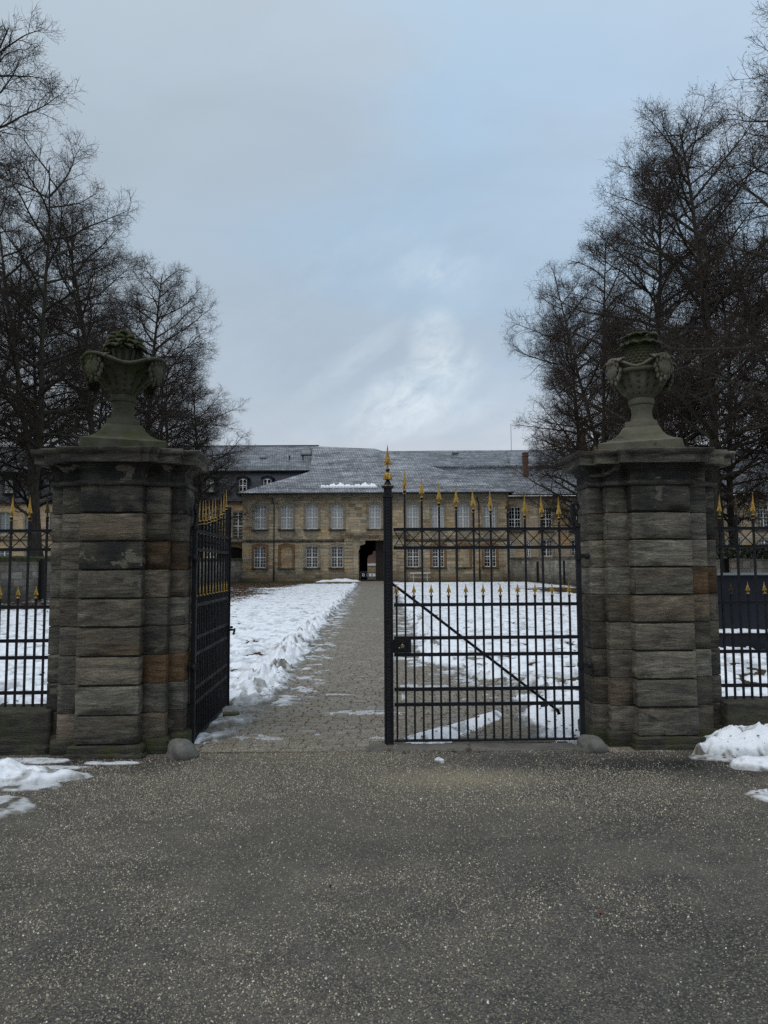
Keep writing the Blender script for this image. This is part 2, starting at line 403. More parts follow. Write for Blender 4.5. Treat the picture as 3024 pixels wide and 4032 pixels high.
    MT['mosscap'] = s.out(s.ramp(s.noise(P, 2.2, 6, .7), [(.38, (.02,.02,.016)), (.5, (.05,.062,.016)), (.7, (.075,.085,.022))]), .95, s.bump(s.noise(P, 14, 4, .7), .8, .03))
    s = NT('soil'); P = s.pos()
    MT['soil'] = s.out(s.ramp(s.noise(P, 1.5, 6, .7), [(.35, (.025,.02,.012)), (.6, (.045,.042,.018))]), .95)
    for nm, c in (('blue', (.02,.05,.12)), ('signgrey', (.11,.14,.14)), ('rubber', (.02,.02,.02))):
        s = NT('paint_'+nm); MT[nm] = s.out(c, .6)
mk_materials()

# ------------------------------------------------------------------ camera
F = 2850.; PIT = math.atan((2233-2016)/F); ROLL = R(.3); H = 1.6
cam = bpy.data.cameras.new('camera'); co = bpy.data.objects.new('camera', cam); COL.objects.link(co)
cam.sensor_fit = 'VERTICAL'; cam.sensor_height = 36; cam.lens = F/4032*36
cam.clip_start = .05; cam.clip_end = 3000
co.matrix_world = Matrix.Translation((0, 0, H)) @ Matrix.Rotation(R(90)+PIT, 4, 'X') @ Matrix.Rotation(-ROLL, 4, 'Z')
SC.camera = co

# ------------------------------------------------------------------ world and sun
SUN_EL, SUN_AZ = R(62), R(215)   # azimuth from +Y clockwise
w = bpy.data.worlds.new('World'); SC.world = w
s = NT('', w)
sky = s.n('ShaderNodeTexSky', sky_type='NISHITA'); sky.sun_disc = False
sky.sun_elevation = SUN_EL; sky.sun_rotation = SUN_AZ; sky.air_density = 1.2; sky.dust_density = 2
D = s.co('Generated'); x, y, z = s.sep(D)
zc = s.math('MAXIMUM', z, .04)
cl = s.comb(s.math('DIVIDE', x, s.math('ADD', zc, .35)), s.math('DIVIDE', y, s.math('ADD', zc, .35)), 0)
n1 = s.noise(s.map(cl, scale=(1, 1.7, 1), rot=(0,0,.5), loc=(.37,1.9,0)), 1.1, 6, .5, .5)
n2 = s.noise(s.map(cl, scale=(1, 2.2, 1), rot=(0,0,.4), loc=(5.2,.4,0)), 3.0, 6, .55, .5)
side = s.math('ADD', s.math('MULTIPLY', x, .9), s.math('MULTIPLY', s.math('SUBTRACT', n1, .5), 1.1))
c = s.ramp(s.math('ADD', side, .5), [(.12, (.50,.58,.64)), (.42, (.50,.61,.72)), (.60, (.46,.64,.82)), (.82, (.51,.66,.83)), (1, (.58,.69,.81))])
c = s.mix(s.ramp(n2, [(.42, .0), (.70, .30)]), c, (.40,.47,.56))
hor = s.ramp(z, [(.02, 1), (.16, .95), (.23, .45), (.36, 0)])
c = s.mix(hor, c, s.ramp(n1, [(.35, (.60,.66,.74)), (.6, (.74,.76,.80))]))
topf = s.ramp(z, [(.55, 0), (.75, .5), (.95, 1)])
c = s.mix(topf, c, (.72,.80,.88))
def glow(px, py, rx, ry, amt, ang=0):
    global c
    a = (px-1512)/F; b = -(py-2016)/F
    d = Vector((a, math.cos(PIT)-b*math.sin(PIT), math.sin(PIT)+b*math.cos(PIT))).normalized()
    dv = s.n('ShaderNodeVectorMath', {0: D, 1: tuple(d)}, operation='SUBTRACT').outputs[0]
    q = s.map(dv, rot=(0, ang, 0))
    q = s.map(q, scale=(1/rx, .1, 1/ry))
    l = s.n('ShaderNodeVectorMath', {0: q}, operation='LENGTH').outputs['Value']
    l = s.math('ADD', l, s.math('MULTIPLY', s.math('SUBTRACT', s.noise(D, 13, 6, .65, .8), .5), 3.2))
    c = s.mix(s.math('MULTIPLY', s.ramp(l, [(0, 1), (1., 0)]), amt), c, (.74,.86,.95))
def region(px, py, rx, ry, ang=0):
    a = (px-1512)/F; b = -(py-2016)/F
    d = Vector((a, math.cos(PIT)-b*math.sin(PIT), math.sin(PIT)+b*math.cos(PIT))).normalized()
    q = s.map(s.n('ShaderNodeVectorMath', {0: D, 1: tuple(d)}, operation='SUBTRACT').outputs[0], rot=(0, ang, 0))
    q = s.map(q, scale=(1/rx, .1, 1/ry))
    l = s.n('ShaderNodeVectorMath', {0: q}, operation='LENGTH').outputs['Value']
    return s.ramp(l, [(0, 1), (.5, .6), (1., 0)], 'EASE')
puff = s.noise(s.map(s.map(D, rot=(0, .55, 0)), scale=(1, 1, 2.2)), 9, 6, .6, .3)
puff2 = s.noise(s.map(D, scale=(1, 1, 1.6), loc=(3, 1, 2)), 7, 6, .6, .4)
zone = region(1560, 1420, .30, .24)
c = s.mix(s.math('MULTIPLY', zone, s.ramp(puff2, [(.48, 0), (.68, .5)])), c, (.37,.45,.56))
c = s.mix(s.math('MULTIPLY', zone, s.ramp(puff, [(.50, 0), (.68, .45)])), c, (.66,.80,.92))
c = s.mix(s.math('MULTIPLY', region(1250, 1350, .55, .30), .55), c, (.40,.50,.61))
core = s.ramp(s.noise(s.map(s.map(D, rot=(0, .6, 0)), scale=(1, 1, 1.8)), 20, 7, .68, .5), [(.30, 0), (.72, 1)])
for (px, py, rx, ry, an, am) in ((1625, 1560, .13, .055, .5, 1.0), (1712, 1345, .045, .05, 0, .7), (1715, 1065, .07, .035, 0, .45), (1380, 1430, .12, .02, .6, .3), (1690, 1650, .12, .03, .2, .5)):
    c = s.mix(s.math('MULTIPLY', s.math('MULTIPLY', region(px, py, rx, ry, an), core), am), c, (.86,.95,1.0))
b1 = s.n('ShaderNodeBackground', {'Color': sky.outputs[0], 'Strength': .1})
b2 = s.n('ShaderNodeBackground', {'Color': c, 'Strength': 1.})
mx = s.n('ShaderNodeMixShader', {0: .9, 1: b1.outputs[0], 2: b2.outputs[0]})
s.n('ShaderNodeOutputWorld', {'Surface': mx.outputs[0]})
sl = bpy.data.lights.new('sun', 'SUN'); so = bpy.data.objects.new('sun', sl); COL.objects.link(so)
sl.energy = 1.1; sl.angle = R(35); sl.color = (1, .97, .93)
sd = Vector((math.sin(SUN_AZ)*math.cos(SUN_EL), math.cos(SUN_AZ)*math.cos(SUN_EL), math.sin(SUN_EL)))
so.rotation_euler = (-sd).to_track_quat('-Z', 'Y').to_euler()
SC.view_settings.view_transform = 'Standard'; SC.view_settings.look = 'None'; SC.view_settings.exposure = 0; SC.view_settings.gamma = 1
SC.cycles.use_denoising = False
SC.cycles.max_bounces = 6; SC.cycles.diffuse_bounces = 3; SC.cycles.glossy_bounces = 3
# ------------------------------------------------------------------ gate pillars
def vn3(p, f, sd):
    x = np.array([p[0]]); y = np.array([p[1]+p[2]*.37]); z = np.array([p[2]])
    return float((vnoise(x*f+sd, z*f, sd) + vnoise(y*f+sd*1.7, z*f+x*f*.5, sd+5))[0]-1)
def rough_block(mb, x0, x1, y0, y1, z0, z1, r=.012, seed=0, step=.07, amp=.004, mi=0):
    c = [(x0+x1)/2, (y0+y1)/2, (z0+z1)/2]; hh = [(x1-x0)/2, (y1-y0)/2, (z1-z0)/2]
    ax = []
    for h in hh:
        inner = np.linspace(-h+r, h-r, max(2, int(round(2*(h-r)/step))+1))
        ax.append(np.concatenate([[-h, -h+r*.45], inner, [h-r*.45, h]]))
    idx = {}; P = []; fs = []
    def vid(i, j, k):
        key = (i, j, k)
        if key not in idx:
            idx[key] = len(P); P.append((ax[0][i], ax[1][j], ax[2][k]))
        return idx[key]
    n = [len(a)-1 for a in ax]
    for i in range(n[0]):
        for j in range(n[1]):
            fs.append((vid(i,j,0), vid(i,j+1,0), vid(i+1,j+1,0), vid(i+1,j,0)))
            fs.append((vid(i,j,n[2]), vid(i+1,j,n[2]), vid(i+1,j+1,n[2]), vid(i,j+1,n[2])))
    for i in range(n[0]):
        for k in range(n[2]):
            fs.append((vid(i,0,k), vid(i+1,0,k), vid(i+1,0,k+1), vid(i,0,k+1)))
            fs.append((vid(i,n[1],k), vid(i,n[1],k+1), vid(i+1,n[1],k+1), vid(i+1,n[1],k)))
    for j in range(n[1]):
        for k in range(n[2]):
            fs.append((vid(0,j,k), vid(0,j,k+1), vid(0,j+1,k+1), vid(0,j+1,k)))
            fs.append((vid(n[0],j,k), vid(n[0],j+1,k), vid(n[0],j+1,k+1), vid(n[0],j,k+1)))
    P = np.array(P); h = np.array(hh)
    q = np.clip(P, -h+r, h-r); d = P-q; L = np.linalg.norm(d, axis=1, keepdims=True); L[L == 0] = 1
    nrm = d/L
    Q = q+nrm*r
    W = Q+np.array(c)
    a = fbm(W[:,0]*1.0+W[:,1]*.8+seed*3.1, W[:,2], 9, 3, seed)-.5
    b = fbm(W[:,1]*1.3-W[:,0]*.6+seed*1.7, W[:,2]*1.2, 26, 2, seed+9)-.5
    edge = (np.sum(np.abs(d) > r*.3, axis=1) >= 2)
    chip = np.where(edge, np.clip(a*2.8-.25, 0, 1)*.036, 0)
    W = W+nrm*((a*amp*2+b*amp)[:, None]-chip[:, None])
    mb.add(W.tolist(), fs, mi)

def gate_pillar(loc, rz, label, seed):
    rt = empty('gate_pillar', loc, rz, label, 'gate pillar', 'pair of rusticated stone gate pillars')
    # plan (half sizes): block .287 x .38 ; flank one to .475, depth .26 ; flank two to .60, depth .16
    zb, zt, n = .10, 2.335, 9
    hh = (zt-zb)/n
    rnd = random.Random(seed)
    mb = MB(); core = MB()
    core.box(-.256, .256, -.345, .345, zb, zt); core.box(-.46, .46, -.235, .235, zb, zt); core.box(-.585, .585, -.145, .145, zb, zt)
    for k in range(n):
        z0 = zb+k*hh; z1 = z0+hh-.006
        j = rnd.uniform(-.003, .003)
        mb.cur = (rnd.random(), .35 if (seed == 2 and k == 4) or (seed == 1 and k == 7) else rnd.choice((0, .05, .12, .22)), {1: (.25,.05,.1,.15,.4,.6,1.,.25,1.), 2: (.6,.4,.1,.2,.35,.3,.15,.45,.85)}[seed][k])
        rough_block(mb, -.271+j, .271+j-rnd.uniform(0, .006), -.38+j, .38, z0+.005+rnd.uniform(0, .004), z1-.003, rnd.uniform(.006, .011), seed*31+k, .07, .0045)
        zz0, zz1 = z0, z0+hh-.003
        for sx in (-1, 1):
            oc = .95 if (seed == 1 and sx == 1 and k in (2, 6)) or (seed == 2 and sx == 1 and k == 5) else rnd.choice((0, 0, .15, .3))
            mb.cur = (rnd.random(), oc, rnd.choice((0, .2, .5, .8 if k < 2 or k > 6 else .2)))
            a, b = sorted((sx*.25, sx*.465)); rough_block(mb, a, b, -.262, .262, zz0, zz1, .007, seed*31+k*7+sx+40, .08, .003)
            mb.cur = (rnd.random(), oc, rnd.choice((0, .3, .6, .8)))
            a, b = sorted((sx*.44, sx*.597)); rough_block(mb, a, b, -.165, .165, zz0, zz1, .007, seed*31+k*7+sx+80, .08, .003)
    sh = mb.build('shaft', MT['pillar'], rt, smooth=True)
    core.build('joint_core', MT['cornice'], rt)
    pl = MB()
    rough_block(pl, -.315, .315, -.425, .425, .015 if seed == 1 else -.03, .098, .014, seed+3, .07, .007)
    for sx in (-1, 1):
        a, b = sorted((sx*.29, sx*.51)); rough_block(pl, a, b, -.30, .30, -.05, .13, .02, seed+5+sx, .07, .008)
        a, b = sorted((sx*.48, sx*.64)); rough_block(pl, a, b, -.20, .20, -.05, .15, .02, seed+9+sx, .07, .008)
    rough_block(pl, -.33, .33, -.44, .44, -.06, .04, .015, seed+30, .07, .008)
    pl.build('plinth', MT['plinth'], rt, smooth=True)
    # cornice: profile (projection, z) swept round the stepped plan
    plan = [(-.58,-.165),(-.46,-.165),(-.46,-.262),(-.275,-.262),(-.275,-.37),(.275,-.37),(.275,-.262),(.46,-.262),(.46,-.165),(.58,-.165)]
    plan = plan+[(-x, -y) for x, y in plan]
    prof = [(.0,2.322),(.012,2.327),(.03,2.334),(.034,2.35),(.028,2.366),(.012,2.372),(.008,2.38),(.004,2.385),(.004,2.455),(.012,2.46),(.016,2.47),(.03,2.478),(.034,2.492),(.05,2.502),(.056,2.515),(.062,2.52),(.125,2.522),(.127,2.59),(.132,2.594),(.14,2.60),(.15,2.612),(.156,2.628),(.157,2.643),(.15,2.648)]
    cor = MB(); N = len(plan); rings = []
    # edge outward normals of an axis-aligned loop traversed anticlockwise
    for (pr, zz) in prof:
        ring = []
        for i in range(N):
            p0 = Vector(plan[i-1]); p1 = Vector(plan[i]); p2 = Vector(plan[(i+1) % N])
            e1 = (p1-p0).normalized(); e2 = (p2-p1).normalized()
            n1_ = Vector((e1.y, -e1.x)); n2_ = Vector((e2.y, -e2.x))
            o = n1_ if (n1_-n2_).length < 1e-4 else n1_+n2_
            w_ = .0025*math.sin(i*5.1+zz*90+seed)
            q = p1+o*(pr+w_)
            ring.append((q.x, q.y, zz+.002*math.sin(i*2.3+seed)))
        rings.append(ring)
    # subdivide each side a little and roughen
    vs = []; fs = []; M = 6
    for ring in rings:
        for i in range(N):
            a_ = Vector(ring[i]); b_ = Vector(ring[(i+1) % N])
            for t in range(M): vs.append(a_.lerp(b_, t/M))
    V = np.array([tuple(v) for v in vs])
    a_ = fbm(V[:,0]*1.+V[:,1]*.9+seed*5, V[:,2]*1.5, 11, 3, seed+70)-.5
    V[:,2] += a_*.008; ctr = V[:, :2]*a_[:, None]*.016; V[:, :2] += ctr
    K = N*M
    for j_ in range(len(rings)-1):
        for i in range(K):
            k = (i+1) % K; fs.append((j_*K+i, j_*K+k, (j_+1)*K+k, (j_+1)*K+i))
    fs.append(tuple((len(rings)-1)*K+i for i in range(K)))
    cor.add(V.tolist(), fs)
    cor.a = [((int(q_ % K)//(K//4))*.21+.1+.05*seed, .0, 0. if .12 < prof[q_//K][0] else (.45 if prof[q_//K][1] < 2.375 else 1.)) for q_ in range(len(V))]
    cor.build('cornice', MT['cornice'], rt)
    return rt

SL = 2.4
PL = gate_pillar((-2.395, 6.675, 0), R(SL), 'dark weathered rusticated pillar left of the open gateway, with an ochre stone beside the hinge', 1)
PR = gate_pillar((2.49, 6.89, 0), R(SL), 'dark grey rusticated stone pillar holding the closed gate leaf, snow heap at its right foot', 2)

# ------------------------------------------------------------------ urns
def ell_leaf(mb, base, az, el, L, W, curl, mi=0, th=.007):
    """a thick curled leaf: strip of quads along a bent spine"""
    n = 6; vs = []; fs = []
    p = Vector(base); e = el
    side = Vector((-math.sin(az), math.cos(az), 0))
    for i in range(n+1):
        t = i/n
        wdt = W*math.sin(math.pi*min(1, .12+t*.86))**.8 if i < n else .002
        d = Vector((math.cos(az)*math.cos(e), math.sin(az)*math.cos(e), math.sin(e)))
        nr = d.cross(side).normalized()
        for (u, h) in ((-1, .35), (-.45, -.1), (0, .25), (.45, -.1), (1, .35)):
            vs.append(p+side*u*wdt+nr*(h*wdt*.5+th))
        for (u, h) in ((1, .35), (0, .25), (-1, .35)):
            vs.append(p+side*u*wdt*.98+nr*(h*wdt*.5-th))
        p = p+d*(L/n); e += curl/n
    for i in range(n):
        for k in range(8):
            fs.append((i*8+k, i*8+(k+1) % 8, (i+1)*8+(k+1) % 8, (i+1)*8+k))
    fs.append(tuple(range(8))[::-1]); fs.append(tuple(n*8+k for k in range(8)))
    mb.add(vs, fs, mi)

def urn(loc, rz, kind, label):
    pale = kind == 'right'
    m = MT['urn_pale'] if pale else MT['urn_mossy']
    rt = empty('stone_urn', loc, rz, label, 'stone urn', 'carved stone baskets crowning the gate pillars')
    b = MB()
    # concave square pedestal with chamfered corners
    secs = [(.365, 0), (.368, .088), (.352, .098), (.29, .12), (.235, .155), (.195, .2), (.168, .25), (.16, .262)]
    vs = []; fs = []
    ps = []
    for hw, zz in secs:
        ch = .02
        c8 = [(-hw+ch,-hw),(hw-ch,-hw),(hw,-hw+ch),(hw,hw-ch),(hw-ch,hw),(-hw+ch,hw),(-hw,hw-ch),(-hw,-hw+ch)]
        ps.append([(x_, y_, zz) for x_, y_ in c8])
    for r_ in ps: vs += r_
    for j in range(len(ps)-1):
        for i in range(8): fs.append((j*8+i, j*8+(i+1) % 8, (j+1)*8+(i+1) % 8, (j+1)*8+i))
    fs.append(tuple(range(8))[::-1]); fs.append(tuple((len(ps)-1)*8+i for i in range(8)))
    b.add(vs, fs)
    b.box(-.142, .142, -.142, .142, .255, .318)
    b.build('pedestal', m, rt)
    st = MB()
    st.lathe([(.135, .312), (.128, .325), (.108, .35), (.096, .39), (.094, .43), (.1, .465), (.108, .48), (.104, .49)], 28)
    st.lathe([(.09, .486), (.115, .49), (.118, .505), (.121, .525), (.117, .545), (.112, .556), (.09, .56)], 28)
    st.build('stem', m, rt, smooth=True)
    # basket body
    n, k = 96, 26
    vs = []; fs = []
    zt0 = .56
    for j in range(k+1):
        t = j/k
        for i in range(n):
            a = 2*math.pi*i/n
            lob = math.cos(4*(a-R(45)))                 # high at the four garland corners
            if pale:
                prof = .11+.115*math.sin(min(1, t*1.35)*math.pi/2)+.10*max(0, t-.55)**1.5*2.2
                top = .30+.045*lob
            else:
                prof = .105+.17*t**.9+.085*t**3
                top = .26+.035*lob
            spread = 1+.10*lob*max(0, t-.6)/.4
            fl = math.cos(14*a)
            ribs = .014*(fl if fl > 0 else fl*.6)*math.sin(math.pi*min(1, t*1.15))
            fine = .005*math.sin(t*85)*(1 if fl > .15 else .15)*(t < .72)
            hole = 0
            if fl < -.75:
                hh_ = (t*5.2) % 1
                hole = -.028 if .25 < hh_ < .72 and t < .85 else 0
            r_ = prof*spread+ribs+fine+hole
            vs.append((r_*math.cos(a), r_*math.sin(a), zt0+top*t))
    for j in range(k):
        for i in range(n):
            q = (i+1) % n; fs.append((j*n+i, j*n+q, (j+1)*n+q, (j+1)*n+i))
    bk = MB(); bk.add(vs, fs)
    # rolled rim
    rimp = []; N2 = 96; T = 8
    vs2 = []; fs2 = []
    for i in range(N2):
        a = 2*math.pi*i/N2; lob = math.cos(4*(a-R(45)))
        r0 = (.11+.115+.10*.45**1.5*2.2 if pale else .372)*(1+.10*lob)+.008
        zt = zt0+(.30+.045*lob if pale else .26+.035*lob)
        for q in range(T):
            w_ = 2*math.pi*q/T
            vs2.append(((r0+.026*math.cos(w_))*math.cos(a), (r0+.026*math.cos(w_))*math.sin(a), zt+.018*math.sin(w_)))
    for i in range(N2):
        i2 = (i+1) % N2
        for q in range(T): fs2.append((i*T+q, i2*T+q, i2*T+(q+1) % T, i*T+(q+1) % T))
    bk.add(vs2, fs2)
    rin = (.30 if pale else .34)
    bk.lathe([(.05, zt0+.2), (rin*.9, zt0+.215), (rin*.98, zt0+.25), (rin*.6, zt0+.285), (.05, zt0+.30)], 32)
    bk.build('basket', m, rt, smooth=True)
    # hanging fruit garlands on the four corners
    rnd = random.Random(5 if pale else 9)
    for q in range(4):
        a0 = R(45+90*q)
        g = MB(); rr = .335 if pale else .40
        zt = zt0+(.345 if pale else .295)
        for row in range(5):
            cnt = (6, 7, 6, 5, 3)[row]
            for c_ in range(cnt):
                u = (c_-(cnt-1)/2)
                a = a0+u*.085/(rr/.36)
                rad = rr+.022-.012*abs(u)+.006*math.sin(c_*3+row) - .008*row
                zz = zt-.03-.045*row-.012*abs(u)+rnd.uniform(-.006, .006)
                M = Matrix.Rotation(a, 3, 'Z') @ Matrix.Rotation(rnd.uniform(-.2, .2), 3, 'Y')
                g.ell((rad*math.cos(a), rad*math.sin(a), zz), (.020, .0145, .032), M, 7, 5)
        g.ell(((rr-.005)*math.cos(a0), (rr-.005)*math.sin(a0), zt-.1), (.03, .065, .10), Matrix.Rotation(a0, 3, 'Z'), 10, 6)
        for u in (-.28, -.1, .1, .28):
            ell_leaf(g, ((rr-.07)*math.cos(a0+u), (rr-.07)*math.sin(a0+u), zt-.008), a0+u*1.6, .35, .11, .032, -1.7)
        g.build('garland', m, rt, smooth=True)
    # crown
    t = MB(); rnd = random.Random(3)
    if pale:
        t.lathe([(.11, .80), (.125, .88), (.13, .98), (.125, 1.08), (.11, 1.14)], 24)
        for ring in range(9):
            for i in range(18):
                a = 2*math.pi*(i+.5*(ring % 2))/18
                t.ell((.126*math.cos(a), .126*math.sin(a), .84+.028*ring), (.014, .017, .013), Matrix.Rotation(a, 3, 'Z'), 6, 4)
        for (zz, r0, c_) in ((1.065, .12, 13), (1.15, .095, 10)):
            for i in range(c_):
                a = 2*math.pi*i/c_+rnd.uniform(-.08, .08)
                ell_leaf(t, (r0*math.cos(a), r0*math.sin(a), zz), a+.9, .55, .115, .034, -1.5, th=.009)
        t.lathe([(.115, 1.07), (.105, 1.15), (.085, 1.18), (.06, 1.165)], 20)
    else:
        t.lathe([(.095, .78), (.1, .86), (.118, .95), (.13, .985), (.12, 1.0)], 24)
        for i in range(13):
            a = 2*math.pi*i/13
            pts = []; 
            for j in range(14):
                u = j/13; rr = .102+.03*u**1.6
                pts.append((rr*math.cos(a), rr*math.sin(a), .80+.175*u))
            t.tube(pts, [.019+.004*math.sin(j*3.1) for j in range(14)], 7)
            t.ell((.15*math.cos(a+.1), .15*math.sin(a+.1), .985+.012*(i % 3)), (.022, .026, .02), None, 8, 5)
        for lvl, (zz, r0, c_, el) in enumerate(((.985, .125, 9, .9), (1.02, .10, 8, 1.0), (1.05, .07, 6, 1.2), (1.075, .035, 5, 1.35), (1.09, .012, 3, 1.45))):
            for i in range(c_):
                a = 2*math.pi*(i+.5*(lvl % 2))/c_+rnd.uniform(-.15, .15)
                ell_leaf(t, (r0*math.cos(a), r0*math.sin(a), zz), a, el, .10+rnd.uniform(-.02, .02), .042, -2.6 if lvl < 2 else -1.6, th=.012)
        ell_leaf(t, (.12*math.cos(3.5), .12*math.sin(3.5), .95), 3.35, -.5, .15, .022, .3)
        ell_leaf(t, (.11*math.cos(-.4), .11*math.sin(-.4), .98), -.25, -.2, .11, .03, -.9)
    t.build('leaf_crown', MT['urn_top'] if not pale else MT['urn_mossy'], rt, smooth=True)
    return rt
urn((-2.43, 6.66, 2.648), R(23), 'left', 'mossy greenish stone basket urn topped with curled leaves, on the left pillar')
urn((2.49, 6.89, 2.648), R(-25), 'right', 'paler stone basket urn with hanging fruit and a braided leaf top, on the right pillar')

# ------------------------------------------------------------------ ironwork
def spear(L, HW, mi=0, t=.0065):
    m = MB(); sh = .18*L if L > .15 else .30*L
    se = [(0, .008, 0, .008, 0), (sh, .0085, 0, .009, 0), (sh-.002, HW, -.004, .010, 0), (sh+.012, HW*.86, 0, t, 0), (sh+.25*(L-sh), HW*.6, 0, t, 0), (sh+.55*(L-sh), HW*.3, 0, t*.7, 0), (L, .0012, 0, .001, 0)]
    if L < .15:
        se = [(0, .007, 0, .007, 0), (sh, .0075, 0, .008, 0), (sh-.002, HW, -.010, .008, 0), (sh+.014, HW*.68, 0, t, 0), (sh+.5*(L-sh), HW*.33, 0, t*.7, 0), (L, .001, 0, .001, 0)]
    vs = []; fs = []
    for (zz, hw, dz, tt, _) in se:
        vs += [(hw, 0, zz+dz), (0, tt, zz), (-hw, 0, zz+dz), (0, -tt, zz)]
    for j in range(len(se)-1):
        for i in range(4):
            k = (i+1) % 4; fs.append((j*4+i, j*4+k, (j+1)*4+k, (j+1)*4+i))
    fs.append((3,2,1,0)); fs.append(tuple((len(se)-1)*4+i for i in range(4)))
    m.add(vs, fs, mi)
    m.lathe([(.013, -.012), (.0155, -.008), (.0155, -.003), (.012, 0)], 10, mi=mi)
    if L > .15: m.lathe([(.012, -.042), (.0155, -.039), (.0155, -.034), (.012, -.031)], 10, mi=mi)
    return m
def mesh_of(mb, name, mats):
    o = mb.build(name, mats); me = o.data; bpy.data.objects.remove(o); return me
SP_T = mesh_of(spear(.198, .0255), 'spear_tip', MT['gold']); SP_S = mesh_of(spear(.103, .0235), 'spear_tip', MT['gold'])
SP_TD = mesh_of(spear(.198, .0255), 'spear_tip', MT['gold_shade']); SP_SD = mesh_of(spear(.103, .0235), 'spear_tip', MT['gold_shade'])
RAILS = [1.945, 1.775, 1.255, .955, .805, .495, .36]
def bar(parent, x_, z0, z1, tip, r=None):
    m = MB(); hw = .0088
    m.box(x_-hw, x_+hw, -hw, hw, z0, z1)
    m.lathe([(.0105, z1-.035), (.011, z1-.03), (.009, z1-.02), (.0145, z1-.002), (.0145, z1)], 10, x_, 0)
    b = m.build('bar', MT['iron'], parent)
    t = link_mesh('spear_tip', tip, b, (x_, 0, z1+.012))
    t.rotation_euler = (R(random.uniform(-1.8, 1.8)), R(random.uniform(-2.4, 2.4)), R(random.uniform(-5, 5)))
    return b
def rail(parent, x0, x1, z_, h=.026, d=.022):
    m = MB(); m.box(x0, x1, -d/2, d/2, z_-h/2, z_+h/2)
    m.box(x0, x1, -d/2-.004, d/2+.004, z_+h/2-.006, z_+h/2+.002)
    m.box(x0, x1, -d/2-.004, d/2+.004, z_-h/2-.002, z_-h/2+.006)
    return m.build('rail', MT['iron'], parent)
def lattice(parent, xs, z0, z1):
    m = MB()
    for a, b in zip(xs[:-1], xs[1:]):
        m.tube([(a+.008, -.003, z0), (b-.008, -.003, z1)], .0055, 4); m.tube([(a+.008, .005, z1), (b-.008, .005, z0)], .0055, 4)
    return m.build('cross_lattice', MT['iron'], parent)
TALL = [2.25, 2.265, 2.275, 2.295, 2.32, 2.335, 2.36, 2.39, 2.445, 2.51]   # tips, hinge to free end

